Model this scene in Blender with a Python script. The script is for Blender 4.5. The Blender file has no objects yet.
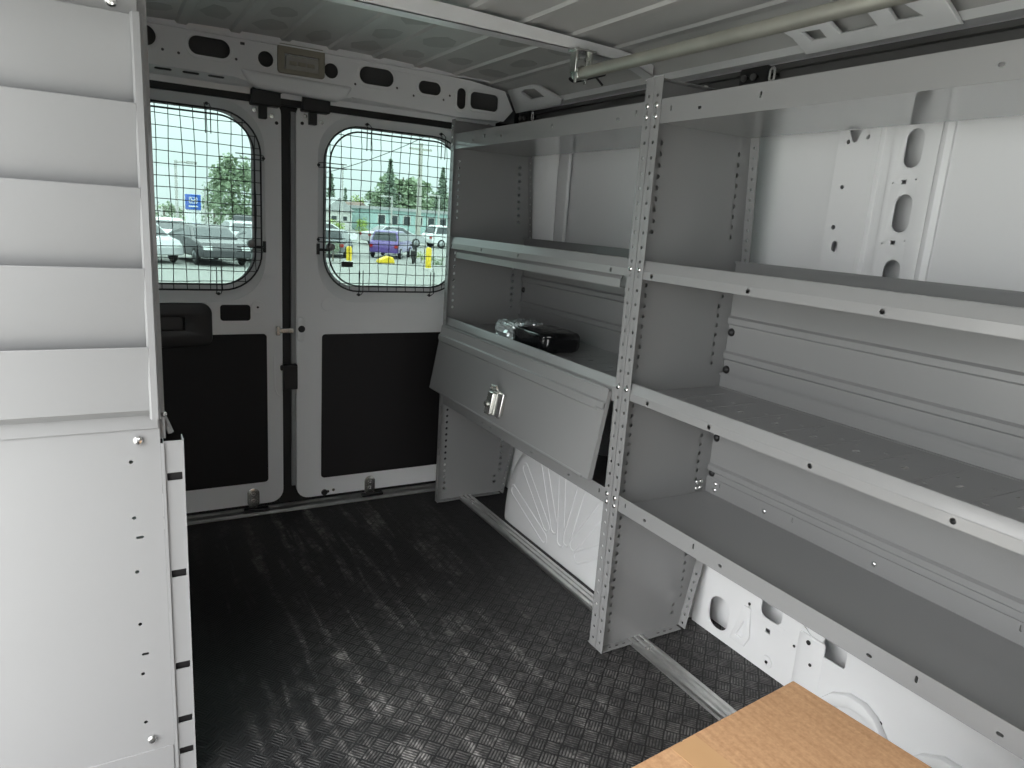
import bpy, bmesh, math, random
from mathutils import Vector, Matrix, noise
R = random.Random(7)
SC = bpy.context.scene
COL = SC.collection
PI = math.pi

# ------------------------------------------------------------------ camera
YAW, PITCH, ROLL, FPX = 0.5300167661, -0.2265982207, 0.0686846180, 704.0
CAM = Vector((0, 0, 1.1745))
fw = Vector((math.sin(YAW) * math.cos(PITCH), math.cos(YAW) * math.cos(PITCH), math.sin(PITCH)))
r0 = Vector((math.cos(YAW), -math.sin(YAW), 0))
u0 = r0.cross(fw)
rt = r0 * math.cos(ROLL) + u0 * math.sin(ROLL)
up = -r0 * math.sin(ROLL) + u0 * math.cos(ROLL)
cd = bpy.data.cameras.new('camera')
cd.sensor_width = 36
cd.lens = FPX / 1024 * 36
cd.clip_start = 0.02
cd.clip_end = 600
co = bpy.data.objects.new('camera', cd)
M4 = Matrix((rt, up, -fw)).transposed().to_4x4()
M4.translation = CAM
co.matrix_world = M4
COL.objects.link(co)
SC.camera = co


def at(x, y, Y):
    """point at distance Y behind the camera's plane that the photograph shows at x, y"""
    d = rt * ((x - 512) / FPX) - up * ((y - 384) / FPX) + fw
    return CAM + d * (Y / d.y)


# ------------------------------------------------------------------ materials
def nodes_of(name):
    m = bpy.data.materials.new(name)
    m.use_nodes = True
    nt = m.node_tree
    b = nt.nodes['Principled BSDF']
    return m, nt, b


def pset(b, **kw):
    for k, v in kw.items():
        k = k.replace('_', ' ')
        s = b.inputs[k]
        if isinstance(v, tuple) and len(v) == 3:
            v = v + (1,)
        s.default_value = v


def lin(c):
    c /= 255
    return c / 12.92 if c <= .04045 else ((c + .055) / 1.055) ** 2.4


def rgb(r, g, b):
    return (lin(r), lin(g), lin(b))


def paint(name, col, rough=.4, coat=.3, crough=.12, metal=0, var=.06, nscale=3.0, bump=0.0, bscale=300):
    m, nt, b = nodes_of(name)
    pset(b, Base_Color=col, Roughness=rough, Metallic=metal, Coat_Weight=coat, Coat_Roughness=crough)
    tc = nt.nodes.new('ShaderNodeTexCoord')
    n = nt.nodes.new('ShaderNodeTexNoise')
    n.inputs['Scale'].default_value = nscale
    n.inputs['Detail'].default_value = 4
    nt.links.new(tc.outputs['Object'], n.inputs['Vector'])
    mr = nt.nodes.new('ShaderNodeMapRange')
    mr.inputs['To Min'].default_value = 1 - var
    mr.inputs['To Max'].default_value = 1 + var
    nt.links.new(n.outputs['Fac'], mr.inputs['Value'])
    mx = nt.nodes.new('ShaderNodeMixRGB')
    mx.blend_type = 'MULTIPLY'
    mx.inputs['Fac'].default_value = 1
    mx.inputs['Color1'].default_value = col + (1,)
    nt.links.new(mr.outputs['Result'], mx.inputs['Color2'])
    nt.links.new(mx.outputs['Color'], b.inputs['Base Color'])
    if bump:
        n2 = nt.nodes.new('ShaderNodeTexNoise')
        n2.inputs['Scale'].default_value = bscale
        nt.links.new(tc.outputs['Object'], n2.inputs['Vector'])
        bp = nt.nodes.new('ShaderNodeBump')
        bp.inputs['Strength'].default_value = bump
        bp.inputs['Distance'].default_value = .002
        nt.links.new(n2.outputs['Fac'], bp.inputs['Height'])
        nt.links.new(bp.outputs['Normal'], b.inputs['Normal'])
    return m


M = {}
M['white'] = paint('white_body_paint', (.79, .80, .81), .35, .3, .1, var=.03)
M['primer'] = paint('roof_underside_paint', (.55, .55, .54), .45, .15, .25, var=.10, nscale=5)
M['patch'] = paint('damping_patch', (.40, .40, .395), .5, .1, .3, var=.08, nscale=12)
M['grey'] = paint('grey_powder_coat', (.255, .257, .259), .42, .5, .12, var=.03)
M['cavity'] = paint('header_cavity_shade', (.10, .10, .10), .6, 0, .3, var=.1)  # stands for white paint, darkened so the header holes look shaded
M['shelf'] = paint('grey_shelf_surface', (.255, .257, .259), .42, .9, .03, var=.05)
M['light'] = paint('light_grey_powder_coat', (.255, .258, .262), .42, .25, .2, var=.03)
M['black'] = paint('black_plastic', (.012, .012, .013), .45, 0, .2, var=.1)
M['board'] = paint('black_board', (.0055, .0045, .0055), .7, 0, .3, var=.1)
M['seal'] = paint('rubber_seal', (.010, .010, .010), .6, 0, .3, var=.1)
M['zinc'] = paint('zinc_plate', (.72, .73, .70), .25, 0, .2, metal=1, var=.12, nscale=60)
M['bolt'] = paint('bolt_zinc', (.85, .85, .84), .22, 0, .2, metal=1, var=.05)
M['alu'] = paint('aluminium', (.80, .80, .79), .34, 0, .2, metal=1, var=.22, nscale=25)
M['galv'] = paint('galvanised_pipe', (.56, .56, .50), .45, 0, .2, metal=.75, var=.2, nscale=14)
M['rail'] = paint('dark_track', (.10, .10, .10), .4, .2, .2, var=.2, nscale=9)
M['wire'] = paint('black_wire', (.015, .015, .02), .4, .2, .2, var=.05)
M['lens'] = paint('lamp_lens', (.34, .33, .30), .2, .5, .1, var=.25, nscale=30)
M['bezel'] = paint('lamp_bezel', (.26, .24, .19), .5, 0, .3, var=.08)
M['blackwrap'] = paint('black_shrink_wrap', (.006, .006, .007), .16, .6, .08, var=.2, nscale=20, bump=.6, bscale=45)
M['clearwrap'] = paint('crumpled_clear_wrap', (.62, .68, .69), .12, 1, .05, metal=.55, var=.7, nscale=40, bump=1.0, bscale=90)
M['tape'] = paint('packing_tape', (.57, .345, .175), .34, .3, .15, var=.08, nscale=8)


def glass_mat():
    m = bpy.data.materials.new('tinted_glass')
    m.use_nodes = True
    nt = m.node_tree
    nt.nodes.clear()
    o = nt.nodes.new('ShaderNodeOutputMaterial')
    mx = nt.nodes.new('ShaderNodeMixShader')
    t = nt.nodes.new('ShaderNodeBsdfTransparent')
    t.inputs['Color'].default_value = (.42, .488, .475, 1)
    g = nt.nodes.new('ShaderNodeBsdfGlossy')
    g.inputs['Roughness'].default_value = .02
    f = nt.nodes.new('ShaderNodeFresnel')
    f.inputs['IOR'].default_value = 1.3
    nt.links.new(f.outputs[0], mx.inputs['Fac'])
    nt.links.new(t.outputs[0], mx.inputs[1])
    nt.links.new(g.outputs[0], mx.inputs[2])
    nt.links.new(mx.outputs[0], o.inputs['Surface'])
    return m


M['glass'] = glass_mat()


def floor_mat():
    m, nt, b = nodes_of('basket_tread_rubber')
    L = nt.links.new

    def nd(t, **k):
        n = nt.nodes.new(t)
        for a, v in k.items():
            setattr(n, a, v)
        return n

    def math_(op, a, bb=None):
        n = nd('ShaderNodeMath', operation=op)
        for i, v in enumerate((a, bb)):
            if v is None:
                continue
            if isinstance(v, (int, float)):
                n.inputs[i].default_value = v
            else:
                L(v, n.inputs[i])
        return n.outputs[0]
    tc = nd('ShaderNodeTexCoord')
    mp = nd('ShaderNodeMapping')
    mp.inputs['Rotation'].default_value = (0, 0, math.radians(48))
    mp.inputs['Scale'].default_value = (1 / .0365,) * 3
    L(tc.outputs['Object'], mp.inputs['Vector'])
    sx = nd('ShaderNodeSeparateXYZ')
    L(mp.outputs[0], sx.inputs[0])
    u, v = sx.outputs[0], sx.outputs[1]
    ch = math_('MODULO', math_('ADD', math_('ADD', math_('FLOOR', u), math_('FLOOR', v)), 1000), 2)   # 0 / 1
    fu, fv = math_('FRACT', u), math_('FRACT', v)

    def bars(a, c):
        # five bars along c, inside the cell
        s = math_('SINE', math_('MULTIPLY', math_('ADD', math_('MULTIPLY', a, 5.0), -.25), 2 * PI))
        s = math_('MULTIPLY', math_('ADD', s, 1), .5)
        e = math_('GREATER_THAN', math_('MULTIPLY', math_('MULTIPLY', c, math_('SUBTRACT', 1, c)), 4), .28)
        e2 = math_('GREATER_THAN', math_('MULTIPLY', math_('MULTIPLY', a, math_('SUBTRACT', 1, a)), 4), .12)
        return math_('MULTIPLY', math_('MULTIPLY', math_('SMOOTH_MIN', s, 0.75), e), e2)
    h0, h1 = bars(fu, fv), bars(fv, fu)
    inv = math_('SUBTRACT', 1, ch)
    h = math_('ADD', math_('MULTIPLY', h0, ch), math_('MULTIPLY', h1, inv))
    bp = nd('ShaderNodeBump')
    bp.inputs['Strength'].default_value = 1
    bp.inputs['Distance'].default_value = .0016
    L(h, bp.inputs['Height'])
    L(bp.outputs[0], b.inputs['Normal'])
    # dusty scuffs dragged along the van
    mp2 = nd('ShaderNodeMapping')
    mp2.inputs['Rotation'].default_value = (0, 0, math.radians(-6))
    mp2.inputs['Scale'].default_value = (24, 2.2, 1)
    L(tc.outputs['Object'], mp2.inputs['Vector'])
    n1 = nd('ShaderNodeTexNoise')
    n1.inputs['Scale'].default_value = 1.0
    n1.inputs['Detail'].default_value = 4
    n1.inputs['Roughness'].default_value = .62
    n1.inputs['Distortion'].default_value = .35
    L(mp2.outputs[0], n1.inputs['Vector'])
    r1 = nd('ShaderNodeMapRange')
    r1.inputs['From Min'].default_value = .505
    r1.inputs['From Max'].default_value = .635
    L(n1.outputs['Fac'], r1.inputs['Value'])
    n3 = nd('ShaderNodeTexNoise')
    n3.inputs['Scale'].default_value = 16
    n3.inputs['Detail'].default_value = 5
    L(tc.outputs['Object'], n3.inputs['Vector'])
    r3 = nd('ShaderNodeMapRange')
    r3.inputs['From Min'].default_value = .34
    r3.inputs['From Max'].default_value = .66
    L(n3.outputs['Fac'], r3.inputs['Value'])
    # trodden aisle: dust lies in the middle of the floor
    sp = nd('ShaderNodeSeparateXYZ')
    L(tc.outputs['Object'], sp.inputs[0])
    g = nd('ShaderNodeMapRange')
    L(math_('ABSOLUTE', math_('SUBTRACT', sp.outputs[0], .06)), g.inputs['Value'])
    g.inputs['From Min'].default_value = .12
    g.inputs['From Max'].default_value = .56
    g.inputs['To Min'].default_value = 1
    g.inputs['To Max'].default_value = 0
    n5 = nd('ShaderNodeTexNoise')
    n5.inputs['Scale'].default_value = 75
    n5.inputs['Detail'].default_value = 4
    n5.inputs['Roughness'].default_value = .7
    L(tc.outputs['Object'], n5.inputs['Vector'])
    r5 = nd('ShaderNodeMapRange')
    r5.inputs['From Min'].default_value = .36
    r5.inputs['From Max'].default_value = .64
    r5.inputs['To Min'].default_value = .15
    r5.inputs['To Max'].default_value = 1.35
    L(n5.outputs['Fac'], r5.inputs['Value'])
    dust = math_('MULTIPLY', math_('MULTIPLY', math_('MULTIPLY', r1.outputs[0], r3.outputs[0]), g.outputs[0]), r5.outputs[0])
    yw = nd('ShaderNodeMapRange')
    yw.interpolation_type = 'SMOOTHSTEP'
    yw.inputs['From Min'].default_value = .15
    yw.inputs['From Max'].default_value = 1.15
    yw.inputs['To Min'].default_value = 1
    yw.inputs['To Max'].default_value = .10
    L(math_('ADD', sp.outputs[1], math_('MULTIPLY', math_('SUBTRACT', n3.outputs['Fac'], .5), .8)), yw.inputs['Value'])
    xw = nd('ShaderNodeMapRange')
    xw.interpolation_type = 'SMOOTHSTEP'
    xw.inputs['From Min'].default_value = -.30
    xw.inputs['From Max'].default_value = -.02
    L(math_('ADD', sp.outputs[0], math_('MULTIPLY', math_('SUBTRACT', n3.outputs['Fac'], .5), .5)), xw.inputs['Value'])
    bar_tone = math_('MULTIPLY', math_('MULTIPLY', yw.outputs[0], xw.outputs[0]), math_('MULTIPLY', h, math_('ADD', math_('MULTIPLY', r3.outputs[0], .6), .4)))  # lightens the bar tops, fading toward the rear and the left
    bar_tone = math_('MULTIPLY', math_('MULTIPLY', bar_tone, r5.outputs[0]), .55)
    tot = math_('MINIMUM', math_('ADD', math_('MULTIPLY', dust, math_('ADD', math_('MULTIPLY', h, .85), .2)), bar_tone), 1)
    mx = nd('ShaderNodeMixRGB')
    mx.inputs['Color1'].default_value = (.0135, .0132, .0140, 1)
    mx.inputs['Color2'].default_value = (.36, .35, .34, 1)
    L(tot, mx.inputs['Fac'])
    L(mx.outputs[0], b.inputs['Base Color'])
    pset(b, Roughness=.50)
    b.inputs['Specular IOR Level'].default_value = .35
    return m


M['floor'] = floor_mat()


def card_mat():
    m, nt, b = nodes_of('cardboard')
    L = nt.links.new
    tc = nt.nodes.new('ShaderNodeTexCoord')
    mp = nt.nodes.new('ShaderNodeMapping')
    mp.inputs['Scale'].default_value = (120, 6, 6)
    L(tc.outputs['Object'], mp.inputs[0])
    n = nt.nodes.new('ShaderNodeTexNoise')
    n.inputs['Scale'].default_value = 1
    n.inputs['Detail'].default_value = 3
    L(mp.outputs[0], n.inputs['Vector'])
    n2 = nt.nodes.new('ShaderNodeTexNoise')
    n2.inputs['Scale'].default_value = 180
    L(tc.outputs['Object'], n2.inputs['Vector'])
    ad = nt.nodes.new('ShaderNodeMath')
    ad.operation = 'ADD'
    L(n.outputs['Fac'], ad.inputs[0])
    L(n2.outputs['Fac'], ad.inputs[1])
    cr = nt.nodes.new('ShaderNodeValToRGB')
    cr.color_ramp.elements[0].position = .30
    cr.color_ramp.elements[0].color = (.43, .235, .115, 1)
    cr.color_ramp.elements[1].position = .72
    cr.color_ramp.elements[1].color = (.64, .39, .215, 1)
    mu = nt.nodes.new('ShaderNodeMath')
    mu.operation = 'MULTIPLY'
    mu.inputs[1].default_value = .5
    L(ad.outputs[0], mu.inputs[0])
    L(mu.outputs[0], cr.inputs['Fac'])
    L(cr.outputs[0], b.inputs['Base Color'])
    pset(b, Roughness=.75)
    return m


M['card'] = card_mat()


def noisy(name, c1, c2, scale, rough=.8):
    m, nt, b = nodes_of(name)
    n = nt.nodes.new('ShaderNodeTexNoise')
    n.inputs['Scale'].default_value = scale
    n.inputs['Detail'].default_value = 5
    tc = nt.nodes.new('ShaderNodeTexCoord')
    nt.links.new(tc.outputs['Object'], n.inputs['Vector'])
    mx = nt.nodes.new('ShaderNodeMixRGB')
    mx.inputs['Color1'].default_value = c1 + (1,)
    mx.inputs['Color2'].default_value = c2 + (1,)
    nt.links.new(n.outputs['Fac'], mx.inputs['Fac'])
    nt.links.new(mx.outputs[0], b.inputs['Base Color'])
    pset(b, Roughness=rough)
    return m


M['asphalt'] = noisy('weathered_asphalt', (.22, .225, .21), (.30, .305, .285), .6)
M['leaf'] = noisy('hazy_green_leaves', (.20, .27, .17), (.36, .44, .30), 2)  # paler than real foliage, overcast haze painted into the green
M['leaf2'] = noisy('hazy_conifer_needles', (.17, .22, .17), (.30, .37, .29), 2)  # haze painted into the needle colour as well
M['leaf3'] = noisy('fresh_leaves', (.25, .38, .07), (.42, .52, .12), 3)
M['bark'] = noisy('bark', (.10, .085, .065), (.17, .15, .12), 6)
M['siding'] = noisy('pale_blue_siding', (.36, .52, .50), (.44, .60, .57), 1)
M['siding2'] = noisy('white_siding', (.62, .62, .58), (.72, .71, .68), 1)
M['roofing'] = noisy('brown_roofing', (.22, .15, .13), (.30, .22, .19), 2)
M['roofing2'] = noisy('grey_roofing', (.36, .37, .37), (.46, .47, .47), 2)
M['window'] = paint('dark_window', (.03, .04, .045), .1, .5, .05)
M['pole'] = paint('grey_pole', (.48, .48, .46), .5, 0, .3, var=.1)
M['woodpole'] = noisy('weathered_pole', (.40, .40, .36), (.52, .51, .46), 5)
M['yellow'] = paint('yellow_paint', (.75, .55, .02), .4, .2, .2)
M['signblue'] = paint('sign_blue', (.02, .115, .50), .35, .3, .1, var=.02)
M['signwhite'] = paint('sign_white', (.82, .84, .84), .4, .2, .1, var=.02)
M['tyre'] = paint('tyre', (.015, .015, .015), .7, 0, .3)
M['hub'] = paint('wheel_rim', (.45, .46, .47), .3, 0, .2, metal=1)
M['lamp_red'] = paint('tail_lamp_red', (.35, .01, .01), .2, .5, .05)

CARC = {'white': (.75, .76, .76), 'silver': (.42, .43, .44), 'black': (.02, .02, .024), 'purple': (.10, .055, .26),
        'grey': (.16, .17, .18), 'blue': (.05, .08, .2)}


# ------------------------------------------------------------------ mesh builder
def poly_fill(outer, holes, t, bevel=0):
    """flat plate with holes, thickness t, in its own plane: (verts, faces)"""
    cu = bpy.data.curves.new('tmp', 'CURVE')
    cu.dimensions = '2D'
    cu.fill_mode = 'BOTH'
    cu.extrude = max(t / 2 - bevel, 0.0)
    cu.bevel_depth = bevel
    cu.bevel_resolution = 1
    for lp in [outer] + list(holes):
        s = cu.splines.new('POLY')
        s.points.add(len(lp) - 1)
        for p, q in zip(s.points, lp):
            p.co = (q[0], q[1], 0, 1)
        s.use_cyclic_u = True
    ob = bpy.data.objects.new('tmp', cu)
    me = bpy.data.meshes.new_from_object(ob)
    v = [tuple(x.co) for x in me.vertices]
    f = [tuple(p.vertices) for p in me.polygons]
    bpy.data.objects.remove(ob)
    bpy.data.curves.remove(cu)
    bpy.data.meshes.remove(me)
    return v, f


def circ(u, v, r, n=12):
    return [(u + r * math.cos(2 * PI * i / n), v + r * math.sin(2 * PI * i / n)) for i in range(n)]


def rrect(u0, v0, u1, v1, r, n=6):
    r = min(r, abs(u1 - u0) / 2 - 1e-5, abs(v1 - v0) / 2 - 1e-5)
    out = []
    for cx, cy, a in ((u1 - r, v0 + r, -PI / 2), (u1 - r, v1 - r, 0), (u0 + r, v1 - r, PI / 2), (u0 + r, v0 + r, PI)):
        for i in range(n + 1):
            b = a + PI / 2 * i / n
            out.append((cx + r * math.cos(b), cy + r * math.sin(b)))
    return out


def slot(u, v, w, h):
    return rrect(u - w / 2, v - h / 2, u + w / 2, v + h / 2, min(w, h) / 2, 4)


class MB:
    def __init__(s):
        s.v = []
        s.f = []

    def add(s, verts, faces, mat=None):
        o = len(s.v)
        for q in verts:
            s.v.append(tuple(mat @ Vector(q)) if mat is not None else tuple(q))
        for f in faces:
            s.f.append(tuple(i + o for i in f))
        return s

    def box(s, x0, x1, y0, y1, z0, z1, mat=None):
        vs = [(x, y, z) for z in (z0, z1) for y in (y0, y1) for x in (x0, x1)]
        return s.add(vs, [(0, 2, 3, 1), (4, 5, 7, 6), (0, 1, 5, 4), (2, 6, 7, 3), (0, 4, 6, 2), (1, 3, 7, 5)], mat)

    def prism(s, pts, axis, a0, a1, mat=None):
        """closed 2-d outline swept along an axis. axis y: pts=(x,z); axis x: pts=(y,z); axis z: pts=(x,y)"""
        n = len(pts)
        mk = {'y': lambda p, a: (p[0], a, p[1]), 'x': lambda p, a: (a, p[0], p[1]), 'z': lambda p, a: (p[0], p[1], a)}[axis]
        vs = [mk(p, a0) for p in pts] + [mk(p, a1) for p in pts]
        fs = [(i, (i + 1) % n, n + (i + 1) % n, n + i) for i in range(n)]
        fs += [tuple(range(n))[::-1], tuple(range(n, 2 * n))]
        return s.add(vs, fs, mat)

    def sheet(s, pts, axis, a0, a1, t=.002, mat=None):
        """open 2-d profile thickened to t and swept"""
        P = [Vector(p) for p in pts]
        off = []
        for i, p in enumerate(P):
            d = Vector((0, 0))
            if i > 0:
                e = (P[i] - P[i - 1]).normalized()
                d += Vector((-e.y, e.x))
            if i < len(P) - 1:
                e = (P[i + 1] - P[i]).normalized()
                d += Vector((-e.y, e.x))
            d.normalize()
            if 0 < i < len(P) - 1:
                e = (P[i + 1] - P[i]).normalized()
                c = max(abs(d.dot(Vector((-e.y, e.x)))), .4)
                d /= c
            off.append(p + d * t)
        n = len(P)
        mk = {'y': lambda p, a: (p[0], a, p[1]), 'x': lambda p, a: (a, p[0], p[1]), 'z': lambda p, a: (p[0], p[1], a)}[axis]
        vs = [mk(p, a) for a in (a0, a1) for p in P + off]
        fs = []
        for i in range(n - 1):
            fs += [(i, i + 1, 2 * n + i + 1, 2 * n + i), (n + i, 3 * n + i, 3 * n + i + 1, n + i + 1),
                   (i, n + i, n + i + 1, i + 1), (2 * n + i, 2 * n + i + 1, 3 * n + i + 1, 3 * n + i)]
        fs += [(0, 2 * n, 3 * n, n), (n - 1, 2 * n - 1, 4 * n - 1, 3 * n - 1)]
        return s.add(vs, fs, mat)

    def plate(s, outer, holes, t, o, U, V, bevel=0):
        U = Vector(U).normalized()
        V = Vector(V).normalized()
        W = U.cross(V)
        m = Matrix((U, V, W)).transposed().to_4x4()
        m.translation = Vector(o)
        v, f = poly_fill(outer, holes, t, bevel)
        return s.add(v, f, m)

    def tube(s, pts, r, n=8, closed=False, cap=True):
        P = [Vector(p) for p in pts]
        rs = r if isinstance(r, (list, tuple)) else [r] * len(P)
        o = len(s.v)
        m = len(P)
        nrm = None
        for i, p in enumerate(P):
            if closed:
                d = P[(i + 1) % m] - P[i - 1]
            else:
                d = P[min(i + 1, m - 1)] - P[max(i - 1, 0)]
            d.normalize()
            if nrm is None:
                nrm = d.orthogonal().normalized()
            nrm = (nrm - d * nrm.dot(d)).normalized()
            b = d.cross(nrm)
            for k in range(n):
                a = 2 * PI * k / n
                s.v.append(tuple(p + (nrm * math.cos(a) + b * math.sin(a)) * rs[i]))
        for i in range(m if closed else m - 1):
            j = (i + 1) % m
            for k in range(n):
                k2 = (k + 1) % n
                s.f.append((o + i * n + k, o + i * n + k2, o + j * n + k2, o + j * n + k))
        if cap and not closed:
            s.f.append(tuple(o + k for k in range(n))[::-1])
            s.f.append(tuple(o + (m - 1) * n + k for k in range(n)))
        return s

    def lathe(s, prof, p0, axis, n=16):
        """profile (r, h) turned round an axis through p0"""
        A = Vector(axis).normalized()
        a = A.orthogonal().normalized()
        b = A.cross(a)
        o = len(s.v)
        for r, h in prof:
            for k in range(n):
                t = 2 * PI * k / n
                s.v.append(tuple(Vector(p0) + A * h + (a * math.cos(t) + b * math.sin(t)) * r))
        for i in range(len(prof) - 1):
            for k in range(n):
                k2 = (k + 1) % n
                s.f.append((o + i * n + k, o + i * n + k2, o + (i + 1) * n + k2, o + (i + 1) * n + k))
        s.f.append(tuple(o + k for k in range(n))[::-1])
        s.f.append(tuple(o + (len(prof) - 1) * n + k for k in range(n)))
        return s

    def build(s, name, mat, parent=None, bevel=0, smooth=True, ang=35, seg=2):
        P = [Vector(q) for q in s.v]
        lo = Vector([min(p[i] for p in P) for i in range(3)])
        hi = Vector([max(p[i] for p in P) for i in range(3)])
        c = (lo + hi) / 2
        if parent is None:
            c.z = lo.z
        me = bpy.data.meshes.new(name)
        me.from_pydata([tuple(p - c) for p in P], [], s.f)
        bm = bmesh.new()
        bm.from_mesh(me)
        bmesh.ops.remove_doubles(bm, verts=bm.verts, dist=1e-6)
        bmesh.ops.recalc_face_normals(bm, faces=bm.faces)
        bm.to_mesh(me)
        bm.free()
        me.materials.append(M[mat] if isinstance(mat, str) else mat)
        if smooth:
            for p in me.polygons:
                p.use_smooth = True
            me.set_sharp_from_angle(angle=math.radians(ang))
        ob = bpy.data.objects.new(name, me)
        COL.objects.link(ob)
        w = ORG.get(parent.name, Vector((0, 0, 0))) if parent else Vector((0, 0, 0))
        ob.location = c - w
        if parent:
            ob.parent = parent
        ORG[ob.name] = c
        if bevel:
            b = ob.modifiers.new('bevel', 'BEVEL')
            b.width = bevel
            b.segments = seg
            b.limit_method = 'ANGLE'
            b.angle_limit = math.radians(40)
        return ob


ORG = {}


def tag(o, label, cat=None, group=None, kind=None):
    if label:
        o['label'] = label
    if cat:
        o['category'] = cat
    if group:
        o['group'] = group
    if kind:
        o['kind'] = kind
    return o


def thing(name, loc, label, cat, group=None, kind=None):
    o = bpy.data.objects.new(name, None)
    o.empty_display_size = .1
    o.location = loc
    COL.objects.link(o)
    ORG[o.name] = Vector(loc)
    return tag(o, label, cat, group, kind)


# ================================================================== VAN SHELL
XC = .591            # van centre line
# ---- floor
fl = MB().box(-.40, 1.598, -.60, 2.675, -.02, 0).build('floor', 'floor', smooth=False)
tag(fl, 'black rubber cargo floor with a basket tread and dusty scuff streaks', 'floor', kind='structure')

# ---- ceiling skin with pressed ribs
def zroof(x):
    return 1.712 - .022 * ((x - XC) / .78) ** 2
prof = []
ribx = [1.345 - .157 * k for k in range(10)]
xs = sorted(ribx)
prof.append((xs[0] - .08, zroof(xs[0] - .08)))
for x in xs:
    z = zroof(x)
    prof += [(x - .020, z), (x - .013, z - .007), (x + .013, z - .007), (x + .020, z)]
prof += [(1.40, 1.682), (1.44, 1.675), (1.475, 1.66), (1.497, 1.637)]
mir = [(2 * XC - x, z) for x, z in reversed(prof) if x > 1.38]
prof = mir + [p for p in prof if p[0] > -.11]
ce = MB().sheet(prof, 'y', -.60, 2.66, .003).build('ceiling', 'primer', ang=25)
tag(ce, 'bare painted metal van roof with pressed ribs and damping patches', 'ceiling', kind='structure')
# damping patches stuck on the rear roof
for i in range(len(ribx) - 1):
    xm = (ribx[i] + ribx[i + 1]) / 2
    for j in range(3):
        if R.random() < .22:
            continue
        py_ = 2.02 + .205 * j + R.uniform(-.05, .05)
        w, l = R.uniform(.06, .10), R.uniform(.09, .17)
        ol = []
        k = R.choice((6, 7, 8))
        for q in range(k):
            a = 2 * PI * q / k + R.uniform(-.2, .2)
            e = .8 + .35 * R.random()
            ol.append((max(-.052, min(.052, math.cos(a) * w * .62 * e)), math.sin(a) * l * .55 * e))
        MB().plate(ol, [], .0008, (xm, py_, zroof(xm) - .0006), (1, 0, -.056 * (xm - XC) / .61), (0, 1, 0)).build('damping_patch', 'patch', ce, smooth=False)

# ---- roof bow
def bow(y0, y1):
    h_ = [(XC, 1.658), (.85, 1.657), (1.19, 1.655), (1.34, 1.652), (1.42, 1.646), (1.47, 1.630), (1.498, 1.600), (1.506, 1.560)]
    path = [(2 * XC - a, b) for a, b in h_[:0:-1]] + h_
    mb = MB()
    mb.sheet(path, 'y', y0, y1, .003)
    top = [(p[0], max(p[1] + .030, zroof(p[0]) - .012) if abs(p[0] - XC) < .8 else p[1] + .03) for p in path[1:-2]]
    for ya in (y0, y1):
        n = len(top)
        vs = [(p[0], ya, p[1]) for p in path[1:-2]] + [(p[0], ya, p[1]) for p in top]
        mb.add(vs, [(i, i + 1, n + i + 1, n + i) for i in range(n - 1)])
    fl_ = [(p[0], p[1] + .030) for p in path[1:-2]]
    mb.sheet(fl_, 'y', y1, y1 + .012, .002)
    return mb
b1 = bow(1.795, 1.842).build('trim_1', 'white', ang=40)
tag(b1, 'white hat-section roof bow crossing the ceiling in front of the rear doors', 'roof beam', kind='structure')
# ---- right wall : outer skin
sk = [(1.600, -.02), (1.604, .6), (1.603, 1.1), (1.598, 1.42), (1.580, 1.50), (1.56, 1.62), (1.53, 1.68), (1.47, 1.735), (1.30, 1.745)]
wr = MB().sheet(sk, 'y', -.60, 2.76, .003).build('wall_right', 'white', ang=50)
tag(wr, 'white painted steel right side wall of the van behind the shelving', 'wall', kind='structure')
# pillar with stadium holes
hol = [[(1.150 - 1.05, 1.438 - 1.25), (1.114 - 1.05, 1.438 - 1.25), (1.128 - 1.05, 1.410 - 1.25), (1.136 - 1.05, 1.410 - 1.25)]]
hol += [circ(y - 1.05, z - 1.25, r, 10) for y, z, r in ((1.149, 1.412, .005), (1.098, 1.420, .005), (1.146, 1.308, .005), (1.152, 1.213, .006))]
hol += [slot(1.140 - 1.05, 1.168 - 1.25, .016, .026)]
pm = MB().plate([(-.028, -.70), (.125, -.70), (.125, .23), (-.028, .23)], hol, .003, (1.556, 1.05, 1.25), (0, 1, 0), (0, 0, 1))
pm.box(1.556, 1.600, 1.172, 1.175, .55, 1.47)
SW = Matrix(((0, 1, 0, 0), (1, 0, 0, 0), (0, 0, 1, 0), (0, 0, 0, 1)))
pm.sheet([(1.078, 1.556), (1.072, 1.547), (1.062, 1.547), (1.056, 1.555), (1.046, 1.555), (1.040, 1.545), (1.026, 1.545)], 'z', .56, 1.48, .002, SW)
pm.sheet([(.925, 1.548), (.918, 1.556), (.905, 1.558), (.900, 1.576)], 'z', .56, 1.48, .002, SW)
pm.build('pillar', 'white', wr, bevel=.0008)
hol = [slot(.976 - .975, z - 1.2, .043, .086) for z in (1.388, 1.249, 1.106)]
hol += [circ(y - .975, z - 1.2, .0035, 8) for y, z in ((1.010, 1.315), (.958, 1.322), (1.010, 1.182), (.958, 1.19), (1.004, 1.448))]
hol += [rrect(.985 - .007 - .975, z - .006 - 1.2, .985 + .007 - .975, z + .006 - 1.2, .001, 1) for z in (1.317, 1.185)]
MB().plate([(-.052, -.6), (.052, -.6), (.052, .28), (-.052, .28)], hol, .004, (1.545, .975, 1.2), (0, 1, 0), (0, 0, 1), .0018).build('pillar_ridge', 'white', wr)
MB().plate([(-.75, -.36), (.74, -.36), (.74, .28), (-.75, .28)], [], .002, (1.562, .165, 1.2), (0, 1, 0), (0, 0, 1)).build('side_panel', 'white', wr)
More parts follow.
